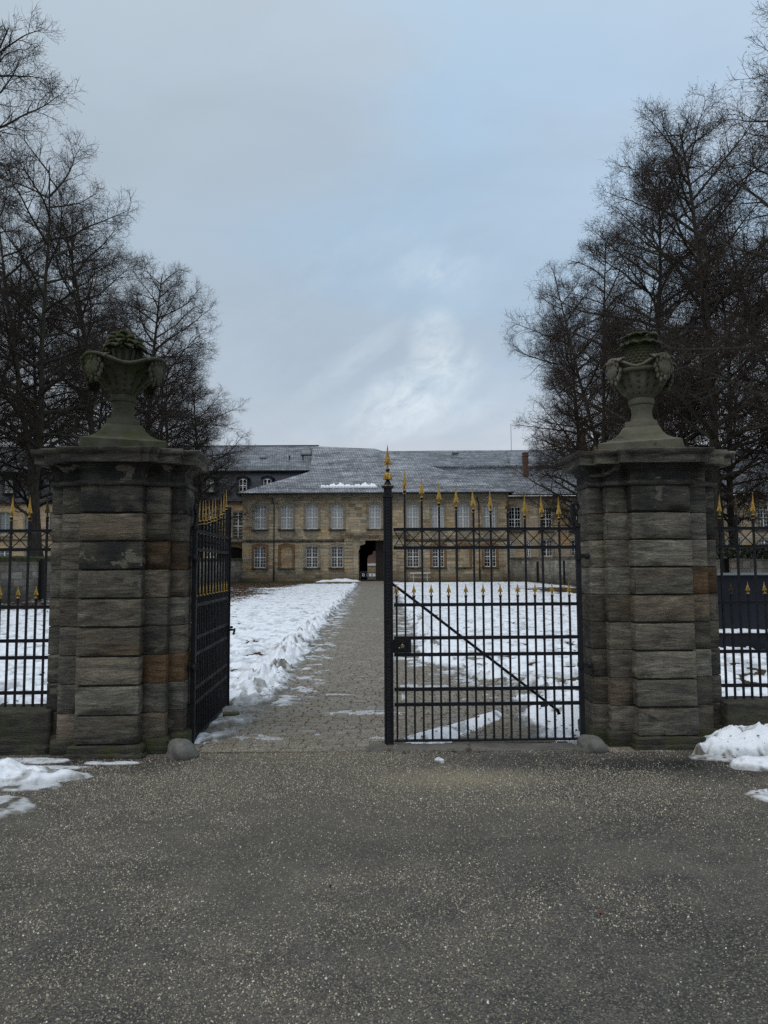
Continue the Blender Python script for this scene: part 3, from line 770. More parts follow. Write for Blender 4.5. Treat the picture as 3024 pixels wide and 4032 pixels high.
def gate_leaf(loc, rz, label, main):
    rt = empty('gate_leaf', loc, rz, label, 'iron gate', 'pair of iron gate leaves with gilded spears')
    sg = -1 if main else 1            # main leaf runs towards -x in its frame
    L = 1.765
    pit = .0795
    X = lambda d: sg*d
    # hinge stile with scroll
    m = MB(); m.box(min(X(-.012), X(.03)), max(X(-.012), X(.03)), -.02, .02, .0, 1.98)
    pts = []; rad = []
    for i in range(9):
        t = i/8; pts.append((X(.01+.045*math.sin(t*math.pi*.55)), 0, 1.96+.17*t)); rad.append(.026-.007*t)
    cx_, cz_ = X(.022), 2.145
    for i in range(1, 20):
        a = math.pi-(i/19)*2*math.pi*1.15; rr = .042-.0275*(i/19)
        pts.append((cx_-sg*rr*math.cos(a)*-1*-1, 0, cz_+rr*math.sin(a)+.0)); rad.append(.018-.007*i/19)
    m.tube(pts, rad, 8)
    m.lathe([(.02, 1.95), (.033, 1.96), (.033, 1.99), (.02, 2.0)], 10, X(.012), 0)
    m.ell((X(.06), 0, 1.985), (.025, .008, .008), Matrix.Rotation(sg*-.5, 3, 'Y'), 8, 5)
    m.build('hinge_stile', MT['iron'], rt)
    for zz in (.70, 1.69):
        h = MB(); h.box(min(X(-.075), X(.035)), max(X(-.075), X(.035)), -.027, .027, zz-.02, zz+.02)
        h.ell((X(-.07), -.02, zz), (.028, .022, .03), None, 10, 6)
        h.lathe([(.0, zz-.03), (.02, zz-.03), (.02, zz+.03), (0, zz+.03)], 8, X(.01), -.02)
        h.build('hinge_strap', MT['iron'], rt)
    for zz in RAILS: 
        a, b = sorted((X(.03), X(L-.05))); rail(rt, a, b, zz)
    a, b = sorted((X(.03), X(L-.05))); rail(rt, a, b, .04, .014, .03)
    longs = []
    for k in range(1, 22):
        x_ = X(.02+pit*k)
        if k % 2: bar(rt, x_, .045, 1.332, SP_S)
        else:
            tz = TALL[k//2-1]; longs.append(x_)
            bar(rt, x_, .045, tz-.21, SP_TD if (main and k == 8) or (not main and k == 14) else SP_T)
    xs = sorted([X(.03)]+longs+[X(L-.05)])
    lattice(rt, xs, RAILS[1]+.012, RAILS[0]-.012)
    # meeting stile
    if main:
        p = MB(); cx = X(L)
        p.box(cx-.041, cx+.041, -.035, .03, .02, 2.245)
        p.box(cx-.022, cx+.022, -.043, -.03, .03, 2.235)
        for i in range(74):          # chain of relief ovals down the face
            z_ = .06+i*.0295
            p.ell((cx+.002*math.sin(i*9), -.043, z_), (.013, .006, .011), None, 6, 4)
        p.box(cx-.035, cx-.027, -.045, -.03, .03, 2.235); p.box(cx+.027, cx+.035, -.045, -.03, .03, 2.235)
        p.box(cx-.05, cx+.05, -.048, .042, 2.24, 2.256)
        p.box(cx-.037, cx+.037, -.037, .032, 2.25, 2.33)
        p.box(cx-.018, cx+.018, -.043, .03, 2.268, 2.312)
        p.box(cx-.055, cx+.055, -.052, .047, 2.345, 2.352, 1)
        p.box(cx-.053, cx+.053, -.05, .045, 2.328, 2.346)
        p.lathe([(.045, 2.352), (.036, 2.362), (.024, 2.385), (.017, 2.40), (.015, 2.405)], 16, cx, -.002)
        po = p.build('meeting_stile', [MT['iron'], MT['gold']], rt)
        f = MB()
        f.lathe([(.02, 2.403), (.040, 2.406), (.040, 2.412), (.037, 2.43), (.03, 2.455), (.022, 2.468), (.018, 2.47)], 36, cx, -.002, fn=lambda a, z_: 1+.10*math.cos(12*a), mi=0)
        f.lathe([(.012, 2.468), (.011, 2.478), (.019, 2.495), (.019, 2.503), (.013, 2.505)], 12, cx, -.002, mi=1)
        f.lathe([(.02, 2.502), (.02, 2.507), (.012, 2.51)], 12, cx, -.002, mi=0)
        s_ = spear(.225, .038, 0, .014)
        f.add([(v[0]+cx, v[1]-.002, v[2]+2.51) for v in s_.v], s_.f, 0)
        f.build('finial', [MT['gold'], MT['iron']], po)
        # lock case
        lk = MB(); a, b = sorted((X(L-.04), X(L-.205)))
        lk.box(a, b, -.022, .022, .825, .94)
        c0 = (a+b)/2; ring = []
        for k in range(16):
            an = 2*math.pi*k/16; rr = (.050 if k % 4 else .038)
            ring.append((c0+rr*math.cos(an)*1.15, -.026, .8825+rr*.86*math.sin(an)))
        lk.tube(ring+[ring[0]], .005, 5)
        lk.box(c0-.075, c0+.075, -.028, -.02, .826, .834); lk.box(c0-.075, c0+.075, -.028, -.02, .931, .939)
        lk.box(c0-.079, c0-.071, -.028, -.02, .83, .936); lk.box(c0+.071, c0+.079, -.028, -.02, .83, .936)
        lo = lk.build('lock_case', MT['iron'], rt)
        kn = MB(); kn.ell((c0+.004, -.032, .884), (.017, .006, .02), None, 12, 6); kn.build('escutcheon', MT['lead'], lo, smooth=True)
        kn = MB(); kn.ell((c0-.024, -.034, .868), (.010, .006, .009), None, 10, 6); kn.ell((c0+.002, -.038, .897), (.012, .006, .009), None, 10, 6); kn.build('keyhole_cover', MT['gold'], lo, smooth=True)
        # diagonal brace, behind the bars
        br = MB(); br.tube([(X(L-.02), .035, 1.46), (X(L-.2), .055, 1.325), (X(.24), .055, .30)], .0135, 8)
        br.tube([(X(.24), .055, .30), (X(.215), .055, .28), (X(.205), .055, .25)], [.0135, .018, .02], 8)
        br.build('diagonal_brace', MT['iron'], rt)
    else:
        p = MB(); cx = X(L-.02); p.box(cx-.03, cx+.03, -.012, .02, .02, 2.31); p.box(cx+.02, cx+.032, -.03, .01, .02, 2.31)
        p.build('meeting_stile', MT['iron'], rt)
        kn = MB(); kn.box(cx-.035, cx+.035, -.03, -.012, .80, .95); 
        kn.tube([(cx, -.03, .885), (cx, -.075, .885), (cx-.02, -.09, .895), (cx-.07, -.092, .86), (cx-.085, -.088, .845)], [.014, .012, .013, .012, .015], 8)
        kn.lathe([(.0, .9), (.018, .905), (.018, .925), (0, .93)], 8, cx, -.05)
        kn.build('lever_handle', MT['iron'], rt)
    return rt
GR = gate_leaf((1.80, 6.70, .0), R(1.4), 'closed black iron gate leaf with gilded spears, lock case and diagonal brace', True)
GL = gate_leaf((-1.758, 6.72, .0), R(92.2), 'open black iron gate leaf swung back and seen edge-on beside the left pillar', False)

def iron_fence(loc, rz, sg, n, label, dark_t, dark_s, x0):
    rt = empty('iron_fence', loc, rz, label, 'iron fence', 'iron fence panels beside the gateway')
    X = lambda d: sg*d
    for zz in RAILS[:6]:
        a, b = sorted((X(0), X(n*.0795))); rail(rt, a, b, zz)
    longs = []
    for k in range(n):
        x_ = X(x0+k*.0795)
        if k % 2 == 0: bar(rt, x_, .37, 1.332, SP_SD if k in dark_s else SP_S)
        else: longs.append(x_); bar(rt, x_, .37, 2.065, SP_TD if k in dark_t else SP_T)
    lattice(rt, sorted([X(x0-.0795)]+longs), RAILS[1]+.012, RAILS[0]-.012)
    # raking stay fixed to the back
    s_ = MB(); s_.tube([(X(1.3), .02, 1.9), (X(1.3), .35, .4)], .012, 6); s_.build('stay', MT['iron'], rt)
    return rt
iron_fence((-2.95, 6.60, 0), R(3), -1, 24, 'black iron fence with gilded spears at the left edge, on the left pillar side', (1,), (), .045)
iron_fence((3.05, 6.78, 0), R(1.), 1, 24, 'black iron fence with gilded spears right of the right pillar, two spears painted darker as if turned from the light', (3,), (2,), .02)
def dwarf(loc, rz, sg, label, seed):
    rt = empty('dwarf_wall', loc, rz, label, 'low wall', 'low stone walls under the fences')
    m = MB(); x_ = 0; rnd = random.Random(seed)
    while x_ < 2.6:
        L = rnd.uniform(.7, .95); a, b = sorted((sg*x_, sg*(x_+L-.006)))
        rough_block(m, a, b, -.17, .17, -.05, .372, .03, seed+int(x_*10), .08, .006); x_ += L
    m.build('coping', MT['dwarf'], rt, smooth=True)
    m = MB(); a, b = sorted((0, sg*2.6)); rough_block(m, a, b, -.21, .21, -.06, .075, .02, seed+3, .1, .01)
    m.build('footing', MT['plinth'], rt, smooth=True)
dwarf((-2.93, 6.60, 0), R(3), -1, 'low mossy stone wall under the left fence panel', 11)
dwarf((3.07, 6.78, 0), R(1), 1, 'low brown stone wall under the right fence panel, behind the snow heap', 21)

# guard stones, wedge block, prop stone
def boulder(name, loc, r, label, cat, group, seed, mat):
    m = MB()
    m.ell((0, 0, 0), r, None, 40, 24, fn=lambda p: p*(1+.10*math.sin(p.x*17+seed)*math.cos(p.y*15+seed*2)+.05*math.sin(p.z*33+p.x*20)+.02*math.sin(p.x*70+p.z*50)))
    for i, v in enumerate(m.v):
        zz = v[2]; m.v[i] = (v[0]*(1+.12*(zz < 0)), v[1], zz if zz < r[2]*.75 else r[2]*.75+(zz-r[2]*.75)*.5)
    o = m.build(name, mat, None, True, loc); tag(o, label, cat, group); return o
boulder('guard_stone', (-1.735, 6.30, .035), (.125, .12, .135), 'rounded grey guard stone at the inner foot of the left pillar', 'guard stone', 'guard stones at the gateway', 1, MT['boulder'])
boulder('guard_stone', (1.785, 6.44, .03), (.125, .11, .115), 'rounded speckled guard stone at the foot of the right gate post', 'guard stone', 'guard stones at the gateway', 2, MT['boulder'])
m = MB(); rough_block(m, -.085, .085, -.06, .06, 0, .062, .008, 4, .04, .004)
o = m.build('wedge_block', MT['wood'], None, False, (-1.63, 7.80, .01)); o.rotation_euler = (0, 0, .2); tag(o, 'small mossy wooden block wedged under the open left gate leaf', 'wedge')
m = MB(); rough_block(m, -.035, .035, -.03, .03, -.02, .11, .006, 6, .03, .003)
o = m.build('gate_stop', MT['iron'], None, False, (1.74, 8.05, 0)); tag(o, 'small dark gate stop block standing in the snow behind the closed leaf', 'gate stop')
# ------------------------------------------------------------------ palace
def wall_open(mb, x0, x1, z0, z1, y, ops, depth=.3, mi=0):
    xs = sorted({x0, x1} | {v for o in ops for v in (o[0], o[1]) if x0 < v < x1})
    zs = sorted({z0, z1} | {v for o in ops for v in (o[2], o[3]) if z0 < v < z1})
    for a, b in zip(xs[:-1], xs[1:]):
        for c_, d in zip(zs[:-1], zs[1:]):
            mx_, mz_ = (a+b)/2, (c_+d)/2
            if any(o[0] < mx_ < o[1] and o[2] < mz_ < o[3] for o in ops): continue
            mb.quad((a,y,c_), (b,y,c_), (b,y,d), (a,y,d), mi)
    for (a, b, c_, d) in ops:
        mb.quad((a,y,c_), (a,y,d), (a,y+depth,d), (a,y+depth,c_), mi); mb.quad((b,y,c_), (b,y+depth,c_), (b,y+depth,d), (b,y,d), mi)
        mb.quad((a,y,d), (b,y,d), (b,y+depth,d), (a,y+depth,d), mi); mb.quad((a,y,c_), (a,y+depth,c_), (b,y+depth,c_), (b,y,c_), mi)
def window(parent, cx, z0, w_, h_, y, rows=6, cols=4, pane='blind', rise=.16, name='window'):
    f = MB(); x0, x1, z1 = cx-w_/2, cx+w_/2, z0+h_
    t = .065
    f.box(x0, x0+t, y, y+.08, z0, z1); f.box(x1-t, x1, y, y+.08, z0, z1)
    f.box(x0+t, x1-t, y+.002, y+.078, z0, z0+t); f.box(x0+t, x1-t, y+.002, y+.078, z1-t-rise*.5, z1)
    f.box(cx-.055, cx+.055, y-.012, y+.074, z0+t, z1-t)
    zt = z0+h_*.47
    f.box(x0+t, cx-.055, y-.008, y+.072, zt-.05, zt+.05); f.box(cx+.055, x1-t, y-.008, y+.072, zt-.05, zt+.05)
    mu = .017
    hc = cols//2
    for sd in (0, 1):
        xa, xb = (x0+t, cx-.055) if sd == 0 else (cx+.055, x1-t)
        for k in range(1, hc):
            xm = xa+(xb-xa)*k/hc; f.box(xm-mu, xm+mu, y+.012, y+.05, z0+t, z1-t)
        for k in range(1, rows):
            if rows == 6 and k == 3: continue
            zm = z0+t+(h_-2*t)*k/rows; f.box(xa, xb, y+.014, y+.052, zm-mu, zm+mu)
    fo = f.build(name, MT['white'], parent)
    p = MB(); p.box(x0+.02, x1-.02, y+.03, y+.045, z0+.02, z1-.02)
    p.build('pane', MT[pane], fo)
    return fo
def surround(parent, cx, z0, w_, h_, y, mat='trim', sill=True, key=True, apron=False, rise=.17, sw=.24):
    m = MB(); x0, x1, z1 = cx-w_/2, cx+w_/2, z0+h_
    inner = [(x0, z0)]; outer = [(x0-sw, z0)]
    n = 10
    inner.append((x0, z1-rise)); outer.append((x0-sw, z1-rise))
    for i in range(n+1):
        t = i/n; xx = x0+w_*t; u = 2*t-1
        inner.append((xx, z1-rise*u*u)); outer.append((cx+(w_/2+sw)*u, z1+sw*.95-rise*.9*u*u))
    inner.append((x1, z1-rise)); outer.append((x1+sw, z1-rise)); inner.append((x1, z0)); outer.append((x1+sw, z0))
    yf = y-.06
    for i in range(len(inner)-1):
        a, b, c_, d = inner[i], inner[i+1], outer[i+1], outer[i]
        m.quad((a[0],yf,a[1]), (b[0],yf,b[1]), (c_[0],yf,c_[1]), (d[0],yf,d[1]))
        m.quad((a[0],yf,a[1]), (a[0],y+.12,a[1]), (b[0],y+.12,b[1]), (b[0],yf,b[1]))
        m.quad((d[0],yf,d[1]), (c_[0],yf,c_[1]), (c_[0],y+.01,c_[1]), (d[0],y+.01,d[1]))
    # outer fillet
    for i in range(len(outer)-1):
        a, b = outer[i], outer[i+1]
        k = 1+.05
        m.quad((a[0],yf-.025,a[1]), (b[0],yf-.025,b[1]), (cx+(b[0]-cx)*1.06, y-.02, b[1]+(.05 if b[1] > z1-rise-.01 else 0)), (cx+(a[0]-cx)*1.06, y-.02, a[1]+(.05 if a[1] > z1-rise-.01 else 0)))
    if key:
        m.add([(cx-.12,yf-.05,z1-.03),(cx+.12,yf-.05,z1-.03),(cx+.17,yf-.05,z1+.42),(cx-.17,yf-.05,z1+.42),(cx-.12,y+.02,z1-.03),(cx+.12,y+.02,z1-.03),(cx+.17,y+.02,z1+.42),(cx-.17,y+.02,z1+.42)],
              [(0,1,2,3),(4,7,6,5),(0,4,5,1),(1,5,6,2),(2,6,7,3),(3,7,4,0)])
    o = m.build('window_surround', MT[mat], parent)
    if sill:
        s2 = MB(); s2.box(x0-sw-.1, x1+sw+.1, y-.2, y+.1, z0-.14, z0-.03); s2.box(x0-sw, x1+sw, y-.13, y+.1, z0-.2, z0-.141)
        s2.build('window_sill', MT['trim_dark'], parent)
    if apron:
        s3 = MB(); za, zb = z0-1.02, z0-.28
        s3.poly([(x0-.02,y-.045,za+.12),(x0+.16,y-.045,za+.12),(x0+.16,y-.045,za),(x1-.16,y-.045,za),(x1-.16,y-.045,za+.12),(x1+.02,y-.045,za+.12),(x1+.02,y-.045,zb),(x0-.02,y-.045,zb)])
        for (a, b, c_, d) in ((x0+.16, x1-.16, za-.02, za), (x0-.04, x0-.02, za+.12, zb), (x1+.02, x1+.04, za+.12, zb), (x0-.04, x0+.16, za+.1, za+.12), (x1-.16, x1+.04, za+.1, za+.12)):
            s3.box(a, b, y-.05, y+.01, c_, d)
        s3.box(x0-.06, x1+.06, y-.06, y+.01, zb, zb+.03)
        s3.build('apron_panel', MT['trim'], parent)

YF = 83.
pal_ = empty('palace_building', (-1.05, YF, 0), 0, 'two-storey sandstone palace front with dark archway, white windows and grey slate roof', 'palace')
W1, UZ, UH, LZ, LH = 1.34, 6.02, 2.77, 1.60, 2.48
offs = [-13.17, -10.14, -7.23, -4.34, 0, 4.34, 7.23, 10.14, 13.17]
ops = []
for i, o_ in enumerate(offs):
    ops.append((o_-W1/2, o_+W1/2, UZ, UZ+UH))
    if i not in (4,): ops.append((o_-W1/2, o_+W1/2, LZ, LZ+LH))
ops.append((-1.84, 1.84, -.05, 4.66))
HWD = 15.15
m = MB(); wall_open(m, -HWD, HWD, -.1, 10.0, 0, ops)
m.quad((-HWD,0,-.1), (-HWD,0,10), (-HWD,14,10), (-HWD,14,-.1)); m.quad((HWD,0,-.1), (HWD,14,-.1), (HWD,14,10), (HWD,0,10))
m.build('wall', MT['facade'], pal_)
for i, o_ in enumerate(offs):
    surround(pal_, o_, UZ, W1, UH, 0, apron=(i != 4))
    window(pal_, o_, UZ, W1, UH, .14, 6, 4, 'blind')
    if i == 4: continue
    blind = i in (1, 7)
    if blind:
        b = MB(); b.box(o_-W1/2, o_+W1/2, .1, .2, LZ, LZ+LH); b.build('blocked_window', MT['facade'], pal_)
        surround(pal_, o_, LZ, W1, LH, 0, 'trim_ochre', sill=True)
    else:
        surround(pal_, o_, LZ, W1, LH, 0, 'trim_ochre' if i in (0, 6, 8) else 'trim', sill=True)
        window(pal_, o_, LZ, W1, LH, .14, 6, 4, 'glass_grey' if i == 0 else 'glass')
# courses, quoins and cornice
m = MB()
for a, b in ((-HWD-.06, -3.55), (3.55, HWD+.06)): m.box(a, b, -.12, .02, 4.62, 4.8)
m.box(-HWD-.04, -3.55, -.07, .02, 4.5, 4.62); m.box(3.55, HWD+.04, -.07, .02, 4.5, 4.62)
m.build('string_course', MT['trim_dark'], pal_)
m = MB(); m.box(-HWD-.05, HWD+.05, -.08, .02, 9.35, 9.45); m.box(-HWD-.1, HWD+.1, -.2, .02, 9.62, 9.8); m.box(-HWD-.2, HWD+.2, -.34, .02, 9.8, 9.96)
m.build('eaves_cornice', MT['trim'], pal_)
m = MB()
for a, b in ((-HWD-.07, -3.6), (3.6, HWD+.07)): m.box(a, b, -.09, .02, -.1, .95)
m.build('base_course', MT['facade'], pal_)
for sx in (-1, 1):
    m = MB(); a, b = sorted((sx*(HWD+.05), sx*(HWD-.75))); m.box(a, b, -.05, .02, .96, 9.34); m.build('corner_pilaster', MT['facade'], pal_)
for o_ in (-11.75, 11.75):
    d = MB(); d.tube([(o_, -.16, 9.6), (o_+.0, -.16, 9.2), (o_+.18, -.12, 8.9), (o_+.18, -.12, .1)], .065, 8)
    for zz in (8.2, 5.4, 2.6): d.lathe([(.09, zz), (.09, zz+.06)], 8, o_+.18, -.12)
    d.lathe([(.08, .2), (.1, .22), (.1, 1.5), (.08, 1.52)], 8, o_+.18, -.12)
    d.build('downpipe', MT['gutter'], pal_)
# portal
m = MB()
stp = [(1.84, 0), (1.84, .95), (1.92, 1.0), (1.92, 3.4), (1.86, 3.55), (1.72, 3.72), (1.76, 3.95), (1.6, 4.12), (1.3, 4.16), (1.12, 4.3), (1.15, 4.5), (1.08, 4.66)]
# the arch head infill either side (shouldered, scrolled outline)
for sx in (-1, 1):
    pts = [(sx*p[0], p[1]) for p in stp]
    outp = [(sx*2.5, p[1]) for p in stp]
    for i in range(len(pts)-1):
        a, b, c_, d = pts[i], pts[i+1], outp[i+1], outp[i]
        m.quad((a[0],-.32,a[1]), (b[0],-.32,b[1]), (c_[0],-.32,c_[1]), (d[0],-.32,d[1]))
        m.quad((a[0],-.32,a[1]), (a[0],.5,a[1]), (b[0],.5,b[1]), (b[0],-.32,b[1]))
    a, b = sorted((sx*2.5, sx*3.5))
    zz = .0
    k = 0
    m.box(min(sx*2.5, sx*3.58), max(sx*2.5, sx*3.58), -.42, .02, -.1, .95)
    zz = .98
    while zz < 4.6:
        m.box(a+.02, b-.02, -.36-(.0), .02, zz, zz+.36); zz += .40; k += 1
    m.box(min(sx*2.0, sx*2.48), max(sx*2.0, sx*2.48), -.36, -.3, .1, .95)
m.box(-2.5, 2.5, -.32, .3, 4.66, 4.98); m.box(-3.5, -2.5, -.34, .02, 4.62, 4.98); m.box(2.5, 3.5, -.34, .02, 4.62, 4.98)
m.box(-3.66, 3.66, -.42, .02, 4.98, 5.1); m.box(-3.75, 3.75, -.55, .02, 5.1, 5.24); m.box(-3.85, 3.85, -.66, .02, 5.24, 5.36)
for sx in (-1, 1):
    for k in range(22):                      # carved volutes
        a = k/22*math.pi*3.2; rr = .24*(1-k/26)
        m.ell((sx*(1.45+.0)+rr*math.cos(a)*sx, -.34, 4.42+rr*math.sin(a)), (.045, .03, .045), None, 6, 4)
m.build('portal', MT['facade'], pal_)
m = MB(); m.box(-3.9, 3.9, -.68, .02, 5.362, 5.41); m.build('portal_ledge', MT['trim_dark'], pal_)
# passage through the building with a second arch at the far side
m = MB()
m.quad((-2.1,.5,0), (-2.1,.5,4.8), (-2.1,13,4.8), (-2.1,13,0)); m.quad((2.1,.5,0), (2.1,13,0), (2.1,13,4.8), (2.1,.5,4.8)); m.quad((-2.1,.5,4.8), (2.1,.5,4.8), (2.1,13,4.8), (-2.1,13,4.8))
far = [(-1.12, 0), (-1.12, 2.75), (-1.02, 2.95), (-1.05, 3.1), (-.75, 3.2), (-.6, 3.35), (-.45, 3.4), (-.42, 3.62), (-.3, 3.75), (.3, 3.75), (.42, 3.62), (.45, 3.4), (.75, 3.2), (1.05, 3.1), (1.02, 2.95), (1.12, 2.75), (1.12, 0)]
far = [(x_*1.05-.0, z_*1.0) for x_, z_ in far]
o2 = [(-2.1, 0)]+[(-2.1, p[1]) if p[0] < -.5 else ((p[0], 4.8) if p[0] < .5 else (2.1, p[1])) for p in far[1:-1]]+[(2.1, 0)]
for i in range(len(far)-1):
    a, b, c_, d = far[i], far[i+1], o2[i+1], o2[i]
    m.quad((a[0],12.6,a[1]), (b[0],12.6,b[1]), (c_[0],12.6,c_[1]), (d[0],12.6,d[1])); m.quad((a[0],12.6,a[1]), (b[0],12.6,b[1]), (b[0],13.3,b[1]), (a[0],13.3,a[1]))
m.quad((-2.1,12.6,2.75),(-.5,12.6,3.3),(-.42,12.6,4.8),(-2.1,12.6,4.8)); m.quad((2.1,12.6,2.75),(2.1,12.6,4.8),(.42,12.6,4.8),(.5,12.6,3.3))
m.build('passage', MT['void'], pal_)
m = MB(); m.box(.06, 1.9, .62, .72, .05, 4.7)
for k in range(5): m.box(.12+k*.36, .42+k*.36, .58, .622, .4, 4.4)
m.build('door', MT['door'], pal_)
# roof
def roofpoly(name, polys, mat, parent):
    m = MB()
    for p in polys: m.poly(p)
    return m.build(name, mat, parent)
E0 = (-15.75, -.75, 10.12); E1 = (15.75, -.75, 10.12)
apR = (-.05, 7.4, 16.5); apL = (-7.85, 7.4, 16.85); vy = (-7.75, 2.95, 13.05)
roofpoly('roof', [[E0, E1, apR, apL, vy], [E1, (15.75, 14, 10.12), (.5, 14, 16.5), apR], [E0, vy, apL, (-7.85, 15, 16.9), (-15.75, 14, 10.12)], [apL, apR, (.5, 14, 16.5), (-7.85, 15, 16.9)], [E0, (-15.75, 14, 10.12), (15.75, 14, 10.12), E1]], MT['slate'], pal_)
m = MB(); m.box(-15.85, 15.85, -.9, -.72, 9.97, 10.12); m.box(-15.86, -15.7, -.72, 14, 9.97, 10.11); m.box(15.7, 15.86, -.72, 14, 9.97, 10.11)
m.build('gutter', MT['gutter'], pal_)
def guards(parent, x0, x1, y, z):
    m = MB(); m.box(x0, x1, y-.01, y+.01, z+.2, z+.225); m.box(x0, x1, y-.01, y+.01, z+.06, z+.085)
    k = x0
    while k < x1:
        m.box(k, k+.035, y-.015, y-.0105, z, z+.24); k += .17
    m.build('snow_guard', MT['lead'], parent)
guards(pal_, -14.4, 14.4, -.05, 10.68)
m = MB(); nseg = 60; vs = []; fs = []      # snow lying behind the guard
for i in range(nseg+1):
    xx = -6.3+6.6*i/nseg; hh_ = .35+.55*abs(math.sin(i*.37)*math.cos(i*.11+1))+.25*math.sin(i*1.9)*.4
    if i in (0, nseg): hh_ = .02
    for k, (q, t) in enumerate(((0, .03), (.35, .10), (.8, .09), (1, .01))):
        yy = .05+hh_*q; vs.append((xx, yy, 10.12+.782*(yy+.75)+t))
for i in range(nseg):
    for k in range(3): fs.append((i*4+k, i*4+k+4, i*4+k+5, i*4+k+1))
m.add(vs, fs); sn = m.build('roof_snow', MT['snow'], pal_, True)
def skylight(parent, x_, y, z, w_=.8, h_=.55, big=False):
    f = MB(); f.frust(x_, y, w_/2+.08, h_/2, z-.1, w_/2, h_/2-.05, z+(.5 if big else .28)); fo = f.build('skylight', MT['lead'], parent)
    p = MB(); zt = z+(.5 if big else .28); p.quad((x_-w_/2+.06,y-h_/2-.0,z+.06), (x_+w_/2-.06,y-h_/2-.0,z+.06), (x_+w_/2-.06,y-h_/2+.05,zt), (x_-w_/2+.06,y-h_/2+.05,zt)); p.build('pane', MT['blind'], fo)
skylight(pal_, -5.4, 4.4, 14.2, .62)

# barrier in the archway
b = empty('barrier', (-2.0, YF-.4, 0), 0, 'low metal barrier with small signs across the dark archway', 'barrier')
m = MB(); m.tube([(-.72, 0, 0), (-.72, 0, 1.05), (1.0, 0, 1.05)], .025, 6); m.tube([(.98, 0, 0), (.98, 0, 1.05)], .02, 6); m.tube([(-.72, 0, .5), (.98, 0, .5)], .015, 6); m.build('frame', MT['lead'], b)
m = MB(); m.box(-.52, -.26, -.04, -.02, .58, .88); sg_ = m.build('sign', MT['white'], b)
m = MB(); m.lathe([(.0, -.001), (.09, 0), (.09, .008), (0, .009)], 16); o = m.build('emblem', MT['blue'], sg_, loc=(-.39, -.045, .73)); o.rotation_euler = (R(90), 0, 0)
m = MB(); m.box(-.08, .25, -.04, -.02, .55, .88); m.build('sign', MT['signgrey'], b)
m = MB(); m.box(.27, .98, -.04, -.02, .56, .88); sg_ = m.build('sign', MT['white'], b)
m = MB(); m.lathe([(.0, -.001), (.1, 0), (.1, .008), (0, .009)], 16); o = m.build('emblem', MT['signgrey'], sg_, loc=(.6, -.045, .73)); o.rotation_euler = (R(90), 0, 0)
# courtyard house seen through the passage
ch = empty('courtyard_building', (-1.5, 118, 0), 0, 'reddish courtyard wall seen through the archway, snow on its ledge', 'building')
m = MB(); m.box(-6, 6, 0, 1, 1.9, 8); m.build('wall', MT['redwall'], ch)
m = MB(); m.box(-6, 6, -1.2, 0, 0, 1.85); m.build('plinth', MT['facade'], ch)
m = MB(); m.box(-6, 6, -1.3, 0, 1.86, 2.2); m.build('ledge_snow', MT['snow'], ch)
m = MB(); m.box(1.05, 2.2, -.08, 0, 5.4, 7.4); m.build('notice_panel', MT['white'], ch)

# bench
b = empty('park_bench', (4.02, 81.2, 0), 0, 'white two-rail metal bench against the palace wall', 'bench')
m = MB(); m.box(-1.13, 1.13, .1, .14, .86, .98); m.build('backrest', MT['white'], b)
m = MB()
for k in range(3): m.box(-1.13, 1.13, -.32+k*.15, -.22+k*.15, .44, .48)
m.build('seat', MT['white'], b)
for sx in (-.78, .78):
    m = MB(); m.box(sx-.025, sx+.025, -.3, -.25, 0, .44); m.box(sx-.025, sx+.025, .14, .18, 0, .98); m.box(sx-.024, sx+.024, -.25, .14, .38, .43); m.build('leg', MT['white'], b)

# left wing with mansard roof
YL = 87.
lw = empty('palace_wing', (0, YL, 0), 0, 'left palace wing with dark mansard roof, dormer windows and grey shutters', 'palace wing')
m = MB(); wins = [-45.6+3.02*i for i in range(8)]+[-20.9]
ops = [(x_-.64, x_+.64, 5.75, 8.4) for x_ in wins]+[(-18.25, -16.9, 5.0, 8.4)]+[(x_-.6, x_+.6, 1.9, 4.0) for x_ in wins]
wall_open(m, -60, -10, 0, 9.7, 0, ops); m.build('wall', MT['facade_left'], lw)
for x_ in wins:
    s2 = MB(); s2.box(x_-.86, x_-.64, -.05, .02, 5.6, 8.6); s2.box(x_+.64, x_+.86, -.05, .02, 5.6, 8.6); s2.box(x_-.86, x_+.86, -.07, .02, 8.41, 8.6); s2.box(x_-.95, x_+.95, -.14, .02, 5.5, 5.6); s2.build('window_surround', MT['trim'], lw)
    for sd in (-1, 1):
        s2 = MB(); a, b_ = sorted((x_+sd*.02, x_+sd*.63)); s2.box(a, a+.07, .04, .09, 5.76, 8.39); s2.box(b_-.07, b_, .04, .09, 5.76, 8.39); s2.box(a+.07, b_-.07, .042, .088, 5.76, 5.86); s2.box(a+.07, b_-.07, .042, .088, 8.29, 8.39); s2.box(a+.07, b_-.07, .042, .088, 7.0, 7.08)
        k = 5.9
        while k < 8.25:
            s2.add([(a+.07,.05,k),(b_-.07,.05,k),(b_-.07,.085,k+.06),(a+.07,.085,k+.06)], [(0,1,2,3)]); k += .085
        s2.box(a+.05, b_-.05, .1, .12, 5.8, 8.35); s2.build('shutter', MT['shutter'], lw)
    window(lw, x_, 1.9, 1.2, 2.1, .1, 4, 2, 'glass_grey')
window(lw, -17.58, 5.0, 1.35, 3.4, .12, 8, 2, 'glass_grey')
m = MB(); m.box(-60, -10, -.25, .02, 9.45, 9.62); m.box(-60, -10, -.12, .02, 5.05, 5.2); m.build('eaves_cornice', MT['trim_dark'], lw)
roofpoly('mansard_slope', [[(-62,-.35,9.62), (-10,-.35,9.62), (-10,.75,13.3), (-62,.75,13.3)]], MT['slate_dark'], lw)
